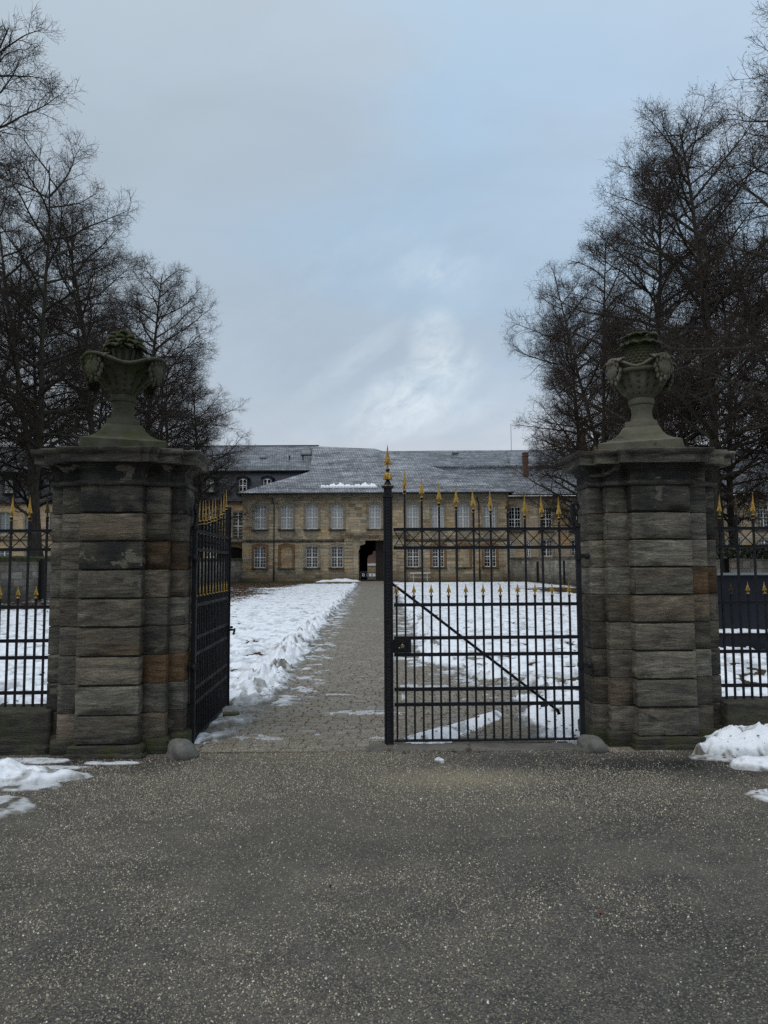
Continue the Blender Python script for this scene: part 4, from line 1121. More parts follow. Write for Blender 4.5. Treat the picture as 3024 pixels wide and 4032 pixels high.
m = MB(); m.box(-62, -9, .35, .8, 13.3, 13.42); m.build('gutter', MT['gutter'], lw)
roofpoly('roof', [[(-62,.45,13.43), (-8.75,.45,13.43), (-8.75,8.3,17.75), (-62,8.3,17.75)], [(-62,8.3,17.75), (-8.75,8.3,17.75), (-8.75,16,13.4), (-62,16,13.4)], [(-8.75,.45,13.43),(-8.75,16,13.4),(-8.75,8.3,17.75)]], MT['slate_wing'], lw)
m = MB(); m.box(-62, -8.6, 8.2, 8.4, 17.7, 17.83); m.build('ridge', MT['gutter'], lw)
guards(lw, -40, -9.2, 1.0, 13.75)
dx = [-45.2+3.03*i for i in range(8)]+[-20.95, -17.0, -14.05]
for x_ in dx:
    dm = MB(); yy = -.28
    dm.box(x_-.62, x_-.46, yy-.02, .9, 10.75, 12.3); dm.box(x_+.46, x_+.62, yy-.02, .9, 10.75, 12.3)
    pts = []
    for i in range(9):
        u = -1+i/4; pts.append((x_+u*.46, 12.32-.16*u*u))
    for i in range(8):
        a, c_ = pts[i], pts[i+1]; dm.quad((a[0],yy,a[1]), (c_[0],yy,c_[1]), (c_[0],yy,12.66), (a[0],yy,12.66))
        u0 = -1+i/4; u1 = u0+.25
        zA, zB = 12.86-.42*u0*u0, 12.86-.42*u1*u1
        dm.add([(x_+u0*.8,yy-.12,zA),(x_+u1*.8,yy-.12,zB),(x_+u1*.8,.75,zB),(x_+u0*.8,.75,zA),(x_+u0*.8,yy-.12,zA-.16),(x_+u1*.8,yy-.12,zB-.16),(x_+u1*.8,.75,zB-.16),(x_+u0*.8,.75,zA-.16)], [(0,1,2,3),(0,4,5,1),(4,7,6,5)])
    dm.box(x_-.78, x_+.78, yy-.14, .5, 10.6, 10.75)
    do = dm.build('dormer', MT['slate_dark'], lw)
    window(do, x_, 10.76, .92, 1.56, yy+.03, 3, 2, 'glass' if x_ > -19 else 'blind', .14, 'dormer_window')
skylight(lw, -15.3, 4.2, 15.55, .75); skylight(lw, -9.95, 5.4, 16.1, 1.25, 1.1, True); skylight(lw, -9.3, 7.2, 17.1, .6)
for x_ in (-11.9, -10.2):
    m = MB(); m.lathe([(.09, 14.6), (.09, 15.6), (.13, 15.6), (.13, 15.7)], 8, x_, 3.6); m.build('vent_pipe', MT['gutter'], lw)
# balcony in the corner beside the palace front
m = MB(); m.box(-20.6, -16.0, -1.6, 0, 4.72, 4.9); m.box(-20.5, -16.0, -1.5, 0, 4.6, 4.72); bo = m.build('balcony', MT['trim'], lw)
m = MB(); m.box(-20.55, -16.1, -1.55, -1.51, 5.86, 5.9); m.box(-20.55, -16.1, -1.55, -1.51, 4.98, 5.01)
k = -20.5
while k < -16.1: m.box(k, k+.03, -1.545, -1.515, 4.9, 5.86); k += .17
m.build('railing', MT['iron'], bo)
m = MB(); vs = []; n = 14
for i in range(n+1):
    a = math.pi*i/n; vs.append((-18.2-1.9*math.cos(a), -.06, 2.9+1.2*math.sin(a)))
m.poly([(-20.1,-.06,.1)]+[tuple(v) for v in vs]+[(-16.3,-.06,.1)]); m.build('arch_shade_sheet', MT['void'], lw)  # flat near-black sheet, the shade inside the arch put into its colour

# right wing
YR = 84.
rw = empty('palace_wing', (0, YR, 0), 0, 'right palace wing of sandstone with tall white windows and slate roof with brick chimneys', 'palace wing')
wins = [15.2+3.62*i for i in range(11)]
ops = [(x_-.7, x_+.7, 5.75, 8.55) for x_ in wins]+[(x_-.7, x_+.7, 2.75, 4.7) for x_ in wins[1:]]+[(14.45, 14.95, 2.7, 4.6), (16.5, 17.0, 2.7, 4.6)]
m = MB(); wall_open(m, 13.9, 62, 0, 9.7, 0, ops); m.build('wall', MT['facade_wing'], rw)
for i, x_ in enumerate(wins):
    surround(rw, x_, 5.75, 1.4, 2.8, 0, rise=.14, sw=.2); window(rw, x_, 5.75, 1.4, 2.8, .12, 6, 4, 'glass')
    if i:
        window(rw, x_, 2.75, 1.4, 1.95, .12, 4, 4, 'glass'); surround(rw, x_, 2.75, 1.4, 1.95, 0, sill=False, key=False, rise=.03, sw=.18)
for x_ in (14.7, 16.75): window(rw, x_, 2.7, .5, 1.9, .1, 6, 2, 'glass_grey')
m = MB(); m.box(13.9, 62, -.3, .02, 9.5, 9.75); m.build('eaves_cornice', MT['trim_dark'], rw)
m = MB(); m.box(14.5, 62, -.62, -.42, 9.78, 9.92); m.build('gutter', MT['gutter'], rw)
roofpoly('roof', [[(1,-.45,9.8), (62,-.45,9.8), (62,5.2,13.75), (1,5.2,13.75)], [(1,5.2,13.75), (62,5.2,13.75), (62,5.2,13.6), (1,5.2,13.6)]], MT['slate_wing'], rw)
roofpoly('upper_roof', [[(1,5.0,13.95), (62,5.0,13.95), (62,11.5,17.15), (-3.5,11.5,17.0), (-3.5,9,15.7)], [(-3.5,11.5,17.0), (62,11.5,17.15), (62,18,13.9), (1,18,13.9)], [(1,5.0,13.95), (1,5.0,13.6), (62,5.0,13.6), (62,5.0,13.95)]], MT['slate_wing'], rw)
m = MB(); m.box(3, 62, 4.93, 4.98, 14.0, 14.05)
k = 3.2
while k < 40: m.box(k, k+.04, 4.93, 5.0, 13.9, 14.15); k += 1.1
m.build('snow_guard', MT['gutter'], rw)
for (x_, y_, z0, z1, w_) in ((17.3, 3.7, 12.0, 15.35, .30), (26.5, 11.5, 16.5, 19.35, .36)):
    m = MB(); m.box(x_-w_, x_+w_, y_-.4, y_+.4, z0, z1); m.box(x_-w_-.06, x_+w_+.06, y_-.46, y_+.46, z1-.35, z1-.2); m.box(x_-w_-.04, x_+w_+.04, y_-.44, y_+.44, z1, z1+.1); m.build('chimney', MT['brick'], rw)
skylight(rw, 9.4, 10.2, 16.5, .7, .5)
m = MB(); m.tube([(17.0, 11.5, 17), (17.0, 11.5, 20.6)], .03, 5); m.build('lightning_rod', MT['gutter'], rw)

# retaining walls of the terraces
def retaining(name, path, zt, label, cap, mcap):
    rt = empty(name, (0, 0, 0), 0, label, 'retaining wall')
    m = MB(); c_ = MB(); th = .45
    n = len(path)
    for i in range(n-1):
        (xa, ya, za), (xb, yb, zb) = path[i], path[i+1]
        d = Vector((xb-xa, yb-ya, 0)).normalized(); nn = Vector((d.y, -d.x, 0))*th
        if cap < 0: nn = -nn
        m.add([(xa,ya,-.1),(xb,yb,-.1),(xb+nn.x,yb+nn.y,-.1),(xa+nn.x,ya+nn.y,-.1),(xa,ya,za-.2),(xb,yb,zb-.2),(xb+nn.x,yb+nn.y,zb-.2),(xa+nn.x,ya+nn.y,za-.2)], [(0,3,2,1),(4,5,6,7),(0,1,5,4),(1,2,6,5),(2,3,7,6),(3,0,4,7)])
        o_ = nn.normalized()*.09
        ns = 8
        for k in range(ns):
            t0, t1 = k/ns, (k+1)/ns
            p0 = Vector((xa,ya,za)).lerp(Vector((xb,yb,zb)), t0); p1 = Vector((xa,ya,za)).lerp(Vector((xb,yb,zb)), t1-.004)
            w0 = .02*math.sin(k*2.3+i)
            vs = []
            for p_ in (p0, p1):
                vs += [(p_.x-o_.x, p_.y-o_.y, p_.z-.2), (p_.x+nn.x+o_.x, p_.y+nn.y+o_.y, p_.z-.2), (p_.x+nn.x+o_.x, p_.y+nn.y+o_.y, p_.z-.02+w0), (p_.x+nn.x*.5, p_.y+nn.y*.5, p_.z+.05+w0), (p_.x-o_.x, p_.y-o_.y, p_.z-.03+w0)]
            c_.add(vs, [(0,1,6,5),(1,2,7,6),(2,3,8,7),(3,4,9,8),(4,0,5,9),(0,4,3,2,1),(5,6,7,8,9)])
    m.build('masonry', MT['retain'], rt); c_.build('coping', MT[mcap], rt)
    return rt
LWP = [(-16.25, 83.2, 2.62), (-16.7, 72, 2.5), (-17.2, 60, 2.4), (-17.7, 48, 2.3), (-18.1, 36, 2.2), (-18.5, 24, 2.15), (-18.9, 12, 2.1)]
RWP = [(14.15, 83.0, 2.62), (15.3, 76, 2.55), (16.4, 68, 2.45), (17.0, 60, 2.4), (17.3, 50, 2.35), (17.5, 38, 2.3), (17.7, 26, 2.3), (17.9, 12, 2.3)]
rl = retaining('retaining_wall', LWP, 2.2, 'pale masonry terrace wall with mossy coping on the left of the lawn', 1, 'mosscap')
rr_ = retaining('retaining_wall', RWP, 2.3, 'grey masonry terrace wall curving along the right of the lawn', -1, 'trim_dark')
for i, (x_, y_) in enumerate(((-18.0, 38.0), (-17.6, 49), (-17.1, 62), (-16.6, 74.5))):
    m = MB(); m.box(x_-.02, x_+.14, y_-.14, y_+.14, 0, 2.12); m.build('drain_channel', MT['void'], rl)
for i, (x_, y_) in enumerate(((15.6, 73.6), (16.55, 66.5), (17.45, 37), (17.4, 44))):
    m = MB(); m.box(x_-.16, x_+.02, y_-.13, y_+.13, 0, 2.12); m.build('drain_channel', MT['void'], rr_)
for name, P_, sx in (('terrace_ground', LWP, -1), ('terrace_ground', RWP, 1)):
    m = MB()
    for a, b in zip(P_[:-1], P_[1:]):
        m.quad((a[0]+sx*.4, a[1], a[2]-.28), (b[0]+sx*.4, b[1], b[2]-.28), (sx*120, b[1], b[2]-.28), (sx*120, a[1], a[2]-.28))
    a = P_[0]; m.quad((a[0]+sx*.4, a[1], a[2]-.28), (sx*120, a[1], a[2]-.28), (sx*120, 90, a[2]-.28), (a[0]+sx*.4, 90, a[2]-.28))
    tag(m.build(name, MT['soil']), kind='structure')

# boxed fountain cover
fb = empty('winter_cover', (7.2, 15.4, 0), 0, 'dark grey boxed winter cover standing on a low grey plinth with a line of snow', 'cover')
m = MB(); m.box(-2.6, 3.2, -1.35, 1.6, -.02, .30); m.build('plinth', MT['boxgrey'], fb)
m = MB()
for k in range(40):
    a = -2.58+k*.144; m.box(a, a+.146, -1.33+.02*math.sin(k*1.7), -.77, .3, .325+.012*math.sin(k*.9)+.01*math.sin(k*2.7))
m.build('snow_strip', MT['snow'], fb)
m = MB(); m.box(-2.5, 3.1, -.76, 1.5, .30, 1.40); m.build('box', MT['boxgrey'], fb)
m = MB(); m.box(-2.56, 3.16, -.82, 1.56, 1.401, 1.425); m.build('lid', MT['lead'], fb)
# ------------------------------------------------------------------ ground
def sheet(name, pts, z, mat):
    m = MB(); m.poly([(x_, y_, z) for x_, y_ in pts]); return tag(m.build(name, mat), kind='structure')
sheet('ground', [(-600, -300), (600, -300), (600, 900), (-600, 900)], -.10, MT['soil'])
sheet('lawn', [(-18.6, 6.6), (17.9, 6.6), (17.5, 38), (14.6, 82.9), (-16.4, 82.9)], -.012, MT['turf'])
# asphalt with a gently uneven surface
nx, ny = 160, 120
gx, gy = np.meshgrid(np.linspace(-9, 9, nx), np.linspace(-6, 6.46, ny))
gz = (fbm(gx, gy, .5, 3, 4)-.5)*.02
V = np.stack([gx.ravel(), gy.ravel(), gz.ravel()], 1)
I = np.arange(nx*ny).reshape(ny, nx)
Q = np.stack([I[:-1,:-1].ravel(), I[:-1,1:].ravel(), I[1:,1:].ravel(), I[1:,:-1].ravel()], 1)
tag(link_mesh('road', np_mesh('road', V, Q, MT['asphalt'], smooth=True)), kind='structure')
def agz(x_, y_): return (fbm(x_, y_, .5, 3, 4)-.5)*.02
sheet('verge', [(-60, -60), (-8.9, -60), (-8.9, 6.4), (-60, 6.4)], -.03, MT['joint']); sheet('verge', [(8.9, -60), (60, -60), (60, 6.4), (8.9, 6.4)], -.03, MT['joint'])
# threshold stones
m = MB(); x_ = -.08
for L in (.92, .95):
    rough_block(m, x_, x_+L-.006, 6.43, 6.66, -.06, .012, .01, int(L*100), .06, .004); x_ += L
o = m.build('threshold', MT['sill'], None, True); o.rotation_euler = (0, 0, R(.8)); tag(o, kind='structure')

# path edges (left, right) by distance
def xl(y): return np.interp(y, [6.6, 7.3, 9.6, 14.3, 40, 70, 83], [-1.5, -1.25, -1.35, -1.5, -1.95, -2.5, -2.75])
def xr(y): return np.interp(y, [6.6, 8.8, 9.4, 10.4, 11.5, 12.4, 23, 66, 83], [1.5, 1.38, 1.9, 1.28, 1.06, .55, .68, .76, .85])
def xro(y): return np.interp(y, [6.6, 9.5, 12, 13.5, 23, 83], [2.2, 2.3, 1.6, .95, .9, 1.1])
# setts: every stone a small domed block in cross rows
sheet('path_bed', [(-2.0, 6.40), (2.5, 6.40), (2.4, 9.5), (1.8, 12.5), (1.1, 14), (1.1, 83.6), (2.2, 97), (-4.2, 97), (-3.0, 83.6), (-2.3, 40), (-1.9, 14)], -.004, MT['joint'])
rng = np.random.default_rng(3)
cx_, cy_, sx_, sy_ = [], [], [], []
yy = 6.46
while yy < 84:
    g = 1.0 if yy < 25 else (1.3 if yy < 45 else 1.8)
    ph = rng.uniform(.085, .115)*g
    a = float(xl(yy))-.45; b = float(xro(yy))+.3
    n_ = int((b-a)/(.15*g)); wds = rng.uniform(.10, .22, n_+6)*g
    xs_ = a+np.cumsum(wds)-wds; k = (xs_ < b) & ((yy > 6.67) | (xs_ < -.2))
    cx_.append(xs_[k]+wds[k]/2); sx_.append(wds[k]); sy_.append(np.full(k.sum(), ph)); cy_.append(np.full(k.sum(), yy+ph/2)+rng.uniform(-.008, .008, k.sum()))
    yy += ph
cx_, cy_, sx_, sy_ = map(np.concatenate, (cx_, cy_, sx_, sy_))
n_ = len(cx_)
cy_ = cy_+.03*np.sin(cx_*2.2+cy_*.2)
hz = rng.uniform(.008, .016, n_); gp = rng.uniform(.90, .96, n_)
lay = []
for (f_, h_, q_) in ((1., -.03, 0), (.97, .55, 0), (.72, 1., 0)):
    for (u, v) in ((-1,-1),(1,-1),(1,1),(-1,1)):
        ju = rng.uniform(.93, 1.02, n_); jv = rng.uniform(.85, 1.05, n_)
        lay.append(np.stack([cx_+u*sx_/2*np.minimum(gp+.03, .975)*(1-(1-f_)*.6)*ju, cy_+v*sy_/2*gp*f_*jv, (hz*h_ if h_ > 0 else np.full(n_, -.03))+.0], 1))
V = np.stack(lay, 1).reshape(-1, 3)
b0 = (np.arange(n_)*12)[:, None]
qs = []
for l in (0, 4):
    for i in range(4): qs.append([l+i, l+(i+1) % 4, l+4+(i+1) % 4, l+4+i])
qs.append([8, 9, 10, 11])
Q = np.concatenate([b0+np.array(q)[None, :] for q in qs])
tag(link_mesh('cobbled_path', np_mesh('cobbled_path', V, Q, MT['cobble'], smooth=False)), kind='structure')

# ------------------------------------------------------------------ snow cover
def snow_height(X, Y):
    nL = fbm(X, Y, 1.3, 4, 21)-.5; nS = fbm(X, Y, 5, 3, 22)-.5; nB = fbm(X, Y, .25, 3, 23)-.5
    dl = xl(Y)-X; dr = X-xr(Y)
    d = np.where(X < 0, dl, dr)
    nF = fbm(X, Y, 14, 3, 24)-.5
    edge = sst(-.12, .30, d+nL*.5+nS*.42+nF*.30)
    inside = np.where(X < 0, sst(-18.3, -17.2, X+nL*1.5), 1-sst(14.2, 15.6, X+nL*1.2+.01*(Y-40)))
    far = 1-sst(69.0, 71.5, Y+nL*5+np.where(X > 0, -4.5, 0))
    m = edge*inside*far
    # leaf strewn strip under the left trees, thinning snow
    q = sst(-6.5, -9.5, X+nB*5+ (Y-34)*.03)*sst(26, 33, Y+nL*4-(X+12)*.5)
    cov = sst(-.06, .10, nS+nL*.6+.09-q*.28+(.0))
    q2 = sst(55, 66, Y)*sst(-7.5, -9.5, X)
    m = m*(1-q*(1-cov))*(1-q2*.85)
    # bare turf on the far right
    g = np.sqrt(((X-13.5)/4.6)**2+((Y-48)/8.)**2)+nL*.9
    m = m*sst(.75, 1.05, g)
    # trampled and icy ground close to the gate
    nr = sst(10.5, 8.2, Y)
    patchy = sst(-.05, .12, nS*.8+nL*.9+.02)
    nearR = np.where(X > 0, nr*(1-sst(1.35, 1.75, X+nL*.6)), nr*(1-sst(-1.9, -2.5, X+nL*.5)))
    m = m*(1-nearR*(1-patchy*.8))
    slushband = sst(8.6, 9.2, Y)*sst(11.4, 10.4, Y)*sst(1.0, 1.4, X)*(X < 3.4)
    m = m*(1-slushband*(1-patchy)*.85)
    # body of the snow: softened waves, footprints
    pit = sst(.50, .66, fbm(X*1.0, Y*.8, 4.2, 3, 31))
    pit2 = sst(.50, .64, fbm(X, Y, 8.5, 2, 32))
    h = m*(.045+.05*nL+.05*nS-.050*pit-.028*pit2)
    slush = (1-sst(.15, .95, m))*.85+pit*.30+pit2*.26+np.clip(nS*1.3+.04, -.1, .35)+pit*pit2*.12+np.clip(nF, 0, .3)*.4+sst(.55,.7,fbm(X,Y,.6,4,26))*.12  # the pits are greyed as well as the thin margins
    slush = np.where(m > .5, np.minimum(slush, .56), slush)
    slush = slush+q*.25+nearR*.30
    # ploughed bank along the path
    bw = np.where(X < 0, .26, .22); bc = np.where(X < 0, .32, .35)
    lum = sst(.38, .66, fbm(X, Y, 4.8, 4, 41)); lum2 = sst(.34, .66, fbm(X, Y, 13, 3, 42))
    bank = np.exp(-((d-bc)/bw)**2)*sst(7.6, 10.5, Y)*(1-sst(66, 70, Y))
    amp = np.where(X < 0, .15, .11)
    h = h+bank*amp*(lum*.9+.1)*(.55+.9*lum2)*sst(.0, .3, m+.1)
    dirt = sst(.56, .70, fbm(X, Y, 5.1, 4, 51))*bank
    slush = slush*(1-bank*.5)+dirt*.7
    # heap inside the right of the gate, ridge of swept snow on the setts, snow bank at the palace foot
    hp = np.exp(-(((X-2.15)/.55)**2+((Y-7.7)/.85)**2))
    h = np.maximum(h, hp*.22*(.5+.9*fbm(X, Y, 3.5, 3, 61))-.035)
    slush = np.where(hp > .25, .1+sst(.58, .72, fbm(X, Y, 6, 3, 62))*.6, slush)
    t_ = np.clip(((X-.40)*.79+(Y-6.86)*1.01)/(.79**2+1.01**2), 0, 1)
    dd = np.hypot(X-(.40+.79*t_), Y-(6.86+1.01*t_))
    rg = np.exp(-(dd/(.075+.13*(1-t_)))**2)*(.6+.8*fbm(X, Y, 6, 3, 63))
    h = np.maximum(h, rg*.075-.018); slush = np.where(rg > .25, .12+sst(.6, .7, fbm(X, Y, 9, 2, 64))*.5, slush)
    fb_ = np.exp(-((Y-78.5)/.8)**2)*sst(-8, -6.6, X)*sst(-2.2, -3.2, X)
    h = np.maximum(h, fb_*.45*(.3+fbm(X, Y, 1.2, 3, 65))-.06); slush = np.where(fb_ > .3, .12, slush)
    fr = sst(.53, .66, fbm(X, Y*1.3, 3.4, 5, 77, .65))*np.exp(-((d+.16)/.26)**2)*(Y < 60)*sst(8.2, 9.4, Y)
    use = (m < .12) & (fr > .1); h = np.where(use, .010+fr*.014, h); slush = np.where(use, .70-fr*.2+nS*.5, slush)
    # icy remains on the setts
    ic = sst(.66, .74, fbm(X, Y*1.6, 1.7, 4, 71))*sst(11.5, 9, Y)*sst(.9, -.2, X)*(X > -1.6)*(X < .55)
    h = np.maximum(h, ic*.012-.003); slush = np.where((ic > .1) & (m < .2), .60, slush)
    ic2 = sst(.57, .66, fbm(X, Y*1.6, 1.6, 4, 72))*sst(10.6, 9.6, Y)*sst(8.0, 8.6, Y)*(X > .2)*(X < 1.6)
    h = np.maximum(h, ic2*.016-.003); slush = np.where((ic2 > .1) & (m < .2), .55, slush)
    h = h*sst(6.70, 6.86, Y+.04*nS)
    return h, np.clip(slush, 0, 1)
ys = 6.70*np.exp(np.linspace(0, math.log(82./6.70), 620)); us = np.linspace(-.78, .74, 760)
Yg, U = np.meshgrid(ys, us, indexing='ij'); Xg = U*np.maximum(Yg, 6.7)
Hs, SLU = snow_height(Xg, Yg)
ny_, nx_ = Xg.shape
okv = (Hs > .003) & (Xg > -18.2) & (Xg < 17.2)
V = np.stack([Xg.ravel(), Yg.ravel(), np.where(okv, Hs, -.01).ravel()+.004], 1)
I = np.arange(ny_*nx_).reshape(ny_, nx_)
Q = np.stack([I[:-1,:-1].ravel(), I[:-1,1:].ravel(), I[1:,1:].ravel(), I[1:,:-1].ravel()], 1)
keep = okv.ravel()[Q].any(axis=1); Q = Q[keep]
used = np.unique(Q); rem = np.zeros(len(V), int); rem[used] = np.arange(len(used)); Q = rem[Q]; V = V[used]
me = np_mesh('snow', V, Q, MT['snow'], smooth=True)
at = me.attributes.new('slush', 'FLOAT', 'POINT'); at.data.foreach_set('value', SLU.ravel()[used].astype(np.float32))
tag(link_mesh('snow', me), 'old trampled snow with footprints covering the lawn on both sides of the path', 'snow', kind='stuff')

def heap(name, cx, cy, rx, ry, hgt, seed, label, group, slush=.08, flat=False, n=150, kindofedge=.5, base=True):
    u = np.linspace(-1.35, 1.35, n); X, Y = np.meshgrid(cx+u*rx, cy+u*ry)
    r_ = np.sqrt(((X-cx)/rx)**2+((Y-cy)/ry)**2)+(fbm(X, Y, 2.6, 4, seed)-.5)*kindofedge*2+(fbm(X, Y, 11, 2, seed+1)-.5)*.14
    if flat:
        h = sst(1.0, .82, r_)*hgt*(.5+.8*fbm(X, Y, 9, 3, seed+2))
    else:
        h = np.sqrt(np.clip(1-r_, 0, 1))*hgt*(.55+.75*fbm(X, Y, 3.2, 4, seed+2))+sst(1.06, .9, r_)*.012
        h *= 1+.8*(fbm(X, Y, 9, 4, seed+3)-.5); h -= sst(.58, .75, fbm(X, Y, 15, 2, seed+8))*.012
    ok_ = h > .002
    z_ = np.where(ok_, h, -.006)+(agz(X, Y) if base else 0)
    V = np.stack([X.ravel()-cx, Y.ravel()-cy, z_.ravel()], 1); I = np.arange(n*n).reshape(n, n)
    Q = np.stack([I[:-1,:-1].ravel(), I[:-1,1:].ravel(), I[1:,1:].ravel(), I[1:,:-1].ravel()], 1)
    Q = Q[ok_.ravel()[Q].any(axis=1)]; used = np.unique(Q); rem = np.zeros(len(V), int); rem[used] = np.arange(len(used))
    me = np_mesh(name, V[used], rem[Q], MT['snow'], smooth=True)
    sl_ = slush+sst(.16, -.05, 1-r_-.02)*.5+sst(.56, .72, fbm(X, Y, 7, 3, seed+5))*.5+np.clip(fbm(X, Y, 18, 3, seed+6)-.5, 0, 1)*.9
    a = me.attributes.new('slush', 'FLOAT', 'POINT'); a.data.foreach_set('value', np.clip(sl_, 0, 1).ravel()[used].astype(np.float32))
    return tag(link_mesh(name, me, None, (cx, cy, 0)), label, 'snow heap' if not flat else 'ice patch', group)
GH = 'remains of snow on the asphalt'
heap('snow_heap', -3.35, 5.66, .92, .27, .17, 3, 'white snow heap on the asphalt in front of the left fence', GH, kindofedge=.35)
heap('ice_patch', -3.0, 4.98, .78, .24, .016, 14, 'flat grey icy patch nearer the viewer than the left snow heap', GH, .55, True)
heap('ice_patch', -3.1, 6.18, .42, .09, .016, 25, 'thin strip of ice below the left low wall', GH, .42, True)
heap('ice_patch', -2.24, 6.10, .26, .045, .012, 36, 'thin crust of ice on the asphalt at the foot of the left pillar', GH, .42, True)
heap('ice_patch', -2.85, 5.97, .42, .05, .012, 38, 'narrow icy strip between the left snow heap and the pillar', GH, .45, True)
heap('snow_heap', 3.66, 6.44, .98, .33, .27, 47, 'big snow heap strewn with leaves against the right low wall', GH, .06, kindofedge=.30)
heap('snow_heap', 3.20, 5.92, .44, .14, .085, 58, 'small snow heap in front of the big right heap', GH, .14, kindofedge=.3)
heap('ice_patch', 2.88, 5.12, .40, .18, .018, 69, 'flat dirty icy patch at the right edge of the asphalt', GH, .40, True)
heap('ice_patch', 3.3, 6.20, .85, .16, .014, 83, 'grey slush skirt along the front of the big right snow heap', GH, .5, True)
heap('ice_patch', -3.0, 5.52, .68, .17, .012, 85, 'grey slush skirt along the front of the left snow heap', GH, .5, True)
heap('snow_lump', .44, 6.06, .05, .035, .035, 71, 'tiny lump of snow alone on the asphalt before the threshold', GH, .05, n=30)

# ------------------------------------------------------------------ grit, leaves
def chips(name, X, Y, Z, S, mat, label=None, cat=None, flatf=1.0):
    n = len(X); r1 = np.random.default_rng(len(X))
    a0 = r1.uniform(0, 6.28, n); vs = []
    for k in range(4):
        a = a0+k*math.pi/2+r1.uniform(-.4, .4, n); rr = S*r1.uniform(.6, 1.25, n)
        vs.append(np.stack([X+rr*np.cos(a), Y+rr*np.sin(a), Z+S*r1.uniform(-.1, .15, n)], 1))
    vs.append(np.stack([X+S*r1.uniform(-.35, .35, n), Y+S*r1.uniform(-.35, .35, n), Z+S*flatf*r1.uniform(.7, 1.4, n)], 1))
    V = np.stack(vs, 1).reshape(-1, 3); b0 = (np.arange(n)*5)[:, None]
    Q = np.concatenate([b0+np.array(t)[None] for t in ((0,1,4),(1,2,4),(2,3,4),(3,0,4))])
    return link_mesh(name, np_mesh(name, V, Q, mat))
N = 400000
X = rng.uniform(-4.6, 4.6, N); Y = 2.2+(6.55-2.2)*rng.uniform(0, 1, N)**.85
dens = .16+.9*sst(.40, .62, fbm(X, Y, 1.1, 4, 81))*(.35+.65*sst(.35, .6, fbm(X, Y, 7, 2, 82)))
dens += .55*np.exp(-(((X-1.6)/1.2)**2+((Y-5.1)/.45)**2))+.45*np.exp(-(((X+.6)/1.7)**2+((Y-5.6)/.7)**2))+.4*np.exp(-(((X+.6)/.8)**2+((Y-2.9)/.2)**2))
dens += .8*np.exp(-(((X+.85)/.9)**2+((Y-6.45)/.3)**2))
dens *= 1-.85*np.exp(-(((X-2.3)/1.3)**2+((Y-6.1)/.35)**2))
k = rng.uniform(0, 1, N) < np.clip(dens, 0, 1)*.70
X, Y = X[k], Y[k]
S = rng.uniform(.0022, .0052, len(X))*(1+.5*(rng.uniform(0, 1, len(X)) > .93))
tag(chips('grit', X, Y, agz(X, Y)+.0005, S, MT['grit']), 'pale winter grit scattered over the asphalt', 'grit', kind='stuff')
N = 110000
Y = 6.4+rng.uniform(0, 1, N)**1.8*16; X = xl(Y)-.1+(xro(Y)+.1-xl(Y))*rng.uniform(0, 1, N)
k = (rng.uniform(0, 1, N) < sst(.3, .55, fbm(X, Y, 1.3, 3, 91))) & ((Y > 6.7) | (X < .1))
X, Y = X[k], Y[k]
tag(chips('grit', X, Y, np.full(len(X), .015), rng.uniform(.002, .005, len(X)), MT['grit']), 'brownish grit lying in the joints of the cobbled path', 'grit', kind='stuff')
def leaf_mesh(sz, seed):
    r1 = random.Random(seed); m = MB(); n = 5; vs = []; fs = []
    for i in range(n+1):
        t = i/n; w_ = math.sin(math.pi*min(1, .1+t*.88))*.42*sz
        for u in (-1, 0, 1): vs.append((sz*(t-.5)*1.5, u*w_, .012*math.sin(t*5+seed)+abs(u)*sz*.25+.15*sz*math.sin(t*3)))
    for i in range(n):
        for k in range(2): fs.append((i*3+k, i*3+k+1, i*3+k+4, i*3+k+3))
    m.add(vs, fs); m.tube([(sz*.7, 0, .1*sz), (sz*1.15, .05*sz, .05*sz)], .03*sz, 4)
    return m
for i, (x_, y_, sz, lb) in enumerate(((-1.52, 4.86, .020, 'brown dead leaf on the asphalt, left of the middle'), (-.28, 3.76, .017, 'reddish dead leaf on the asphalt near the middle'), (.99, 3.46, .020, 'curled brown leaf on the asphalt, right of the middle'), (.16, 4.4, .012, 'tiny dark leaf on the asphalt beyond the reddish one'))):
    o = leaf_mesh(sz, i).build('fallen_leaf', MT['leaf'], None, True, (x_, y_, float(agz(np.array([x_]), np.array([y_]))[0])+.004)); o.rotation_euler = (.1, .1, i*2.1); tag(o, lb, 'leaf', 'dead leaves on the asphalt')
# leaf litter as one scattered mass (foot of the pillars, snow heaps, lawn under the trees)
def litter(X, Y, Z, S, label, seed):
    n = len(X); r1 = np.random.default_rng(seed); a = r1.uniform(0, 6.28, n); t = r1.uniform(-.5, .5, n)
    ca, sa = np.cos(a), np.sin(a); vs = []
    for (u, v, w_) in ((-1, 0, .0), (0, -.5, .12), (1, 0, .3), (0, .5, .12)):
        vs.append(np.stack([X+S*(u*ca-v*sa), Y+S*(u*sa+v*ca), Z+S*(w_+.5*v*t+.1)], 1))
    V = np.stack(vs, 1).reshape(-1, 3); Q = (np.arange(n)*4)[:, None]+np.array([[0, 1, 2, 3]])
    return tag(link_mesh('leaf_litter', np_mesh('leaf_litter', V, Q, MT['leaf'])), label, 'leaf litter', kind='stuff')
X = np.concatenate([rng.uniform(-17, -5.5, 26000), rng.uniform(9, 17, 3500)]); Y = np.concatenate([rng.uniform(24, 74, 26000), rng.uniform(30, 72, 3500)])
q = sst(-6.0, -9.0, X+(Y-34)*.03)*sst(24, 33, Y)+.25*(X > 0)
k = (rng.uniform(0, 1, len(X)) < q*(.1+sst(.4, .62, fbm(X, Y, .5, 4, 95))))
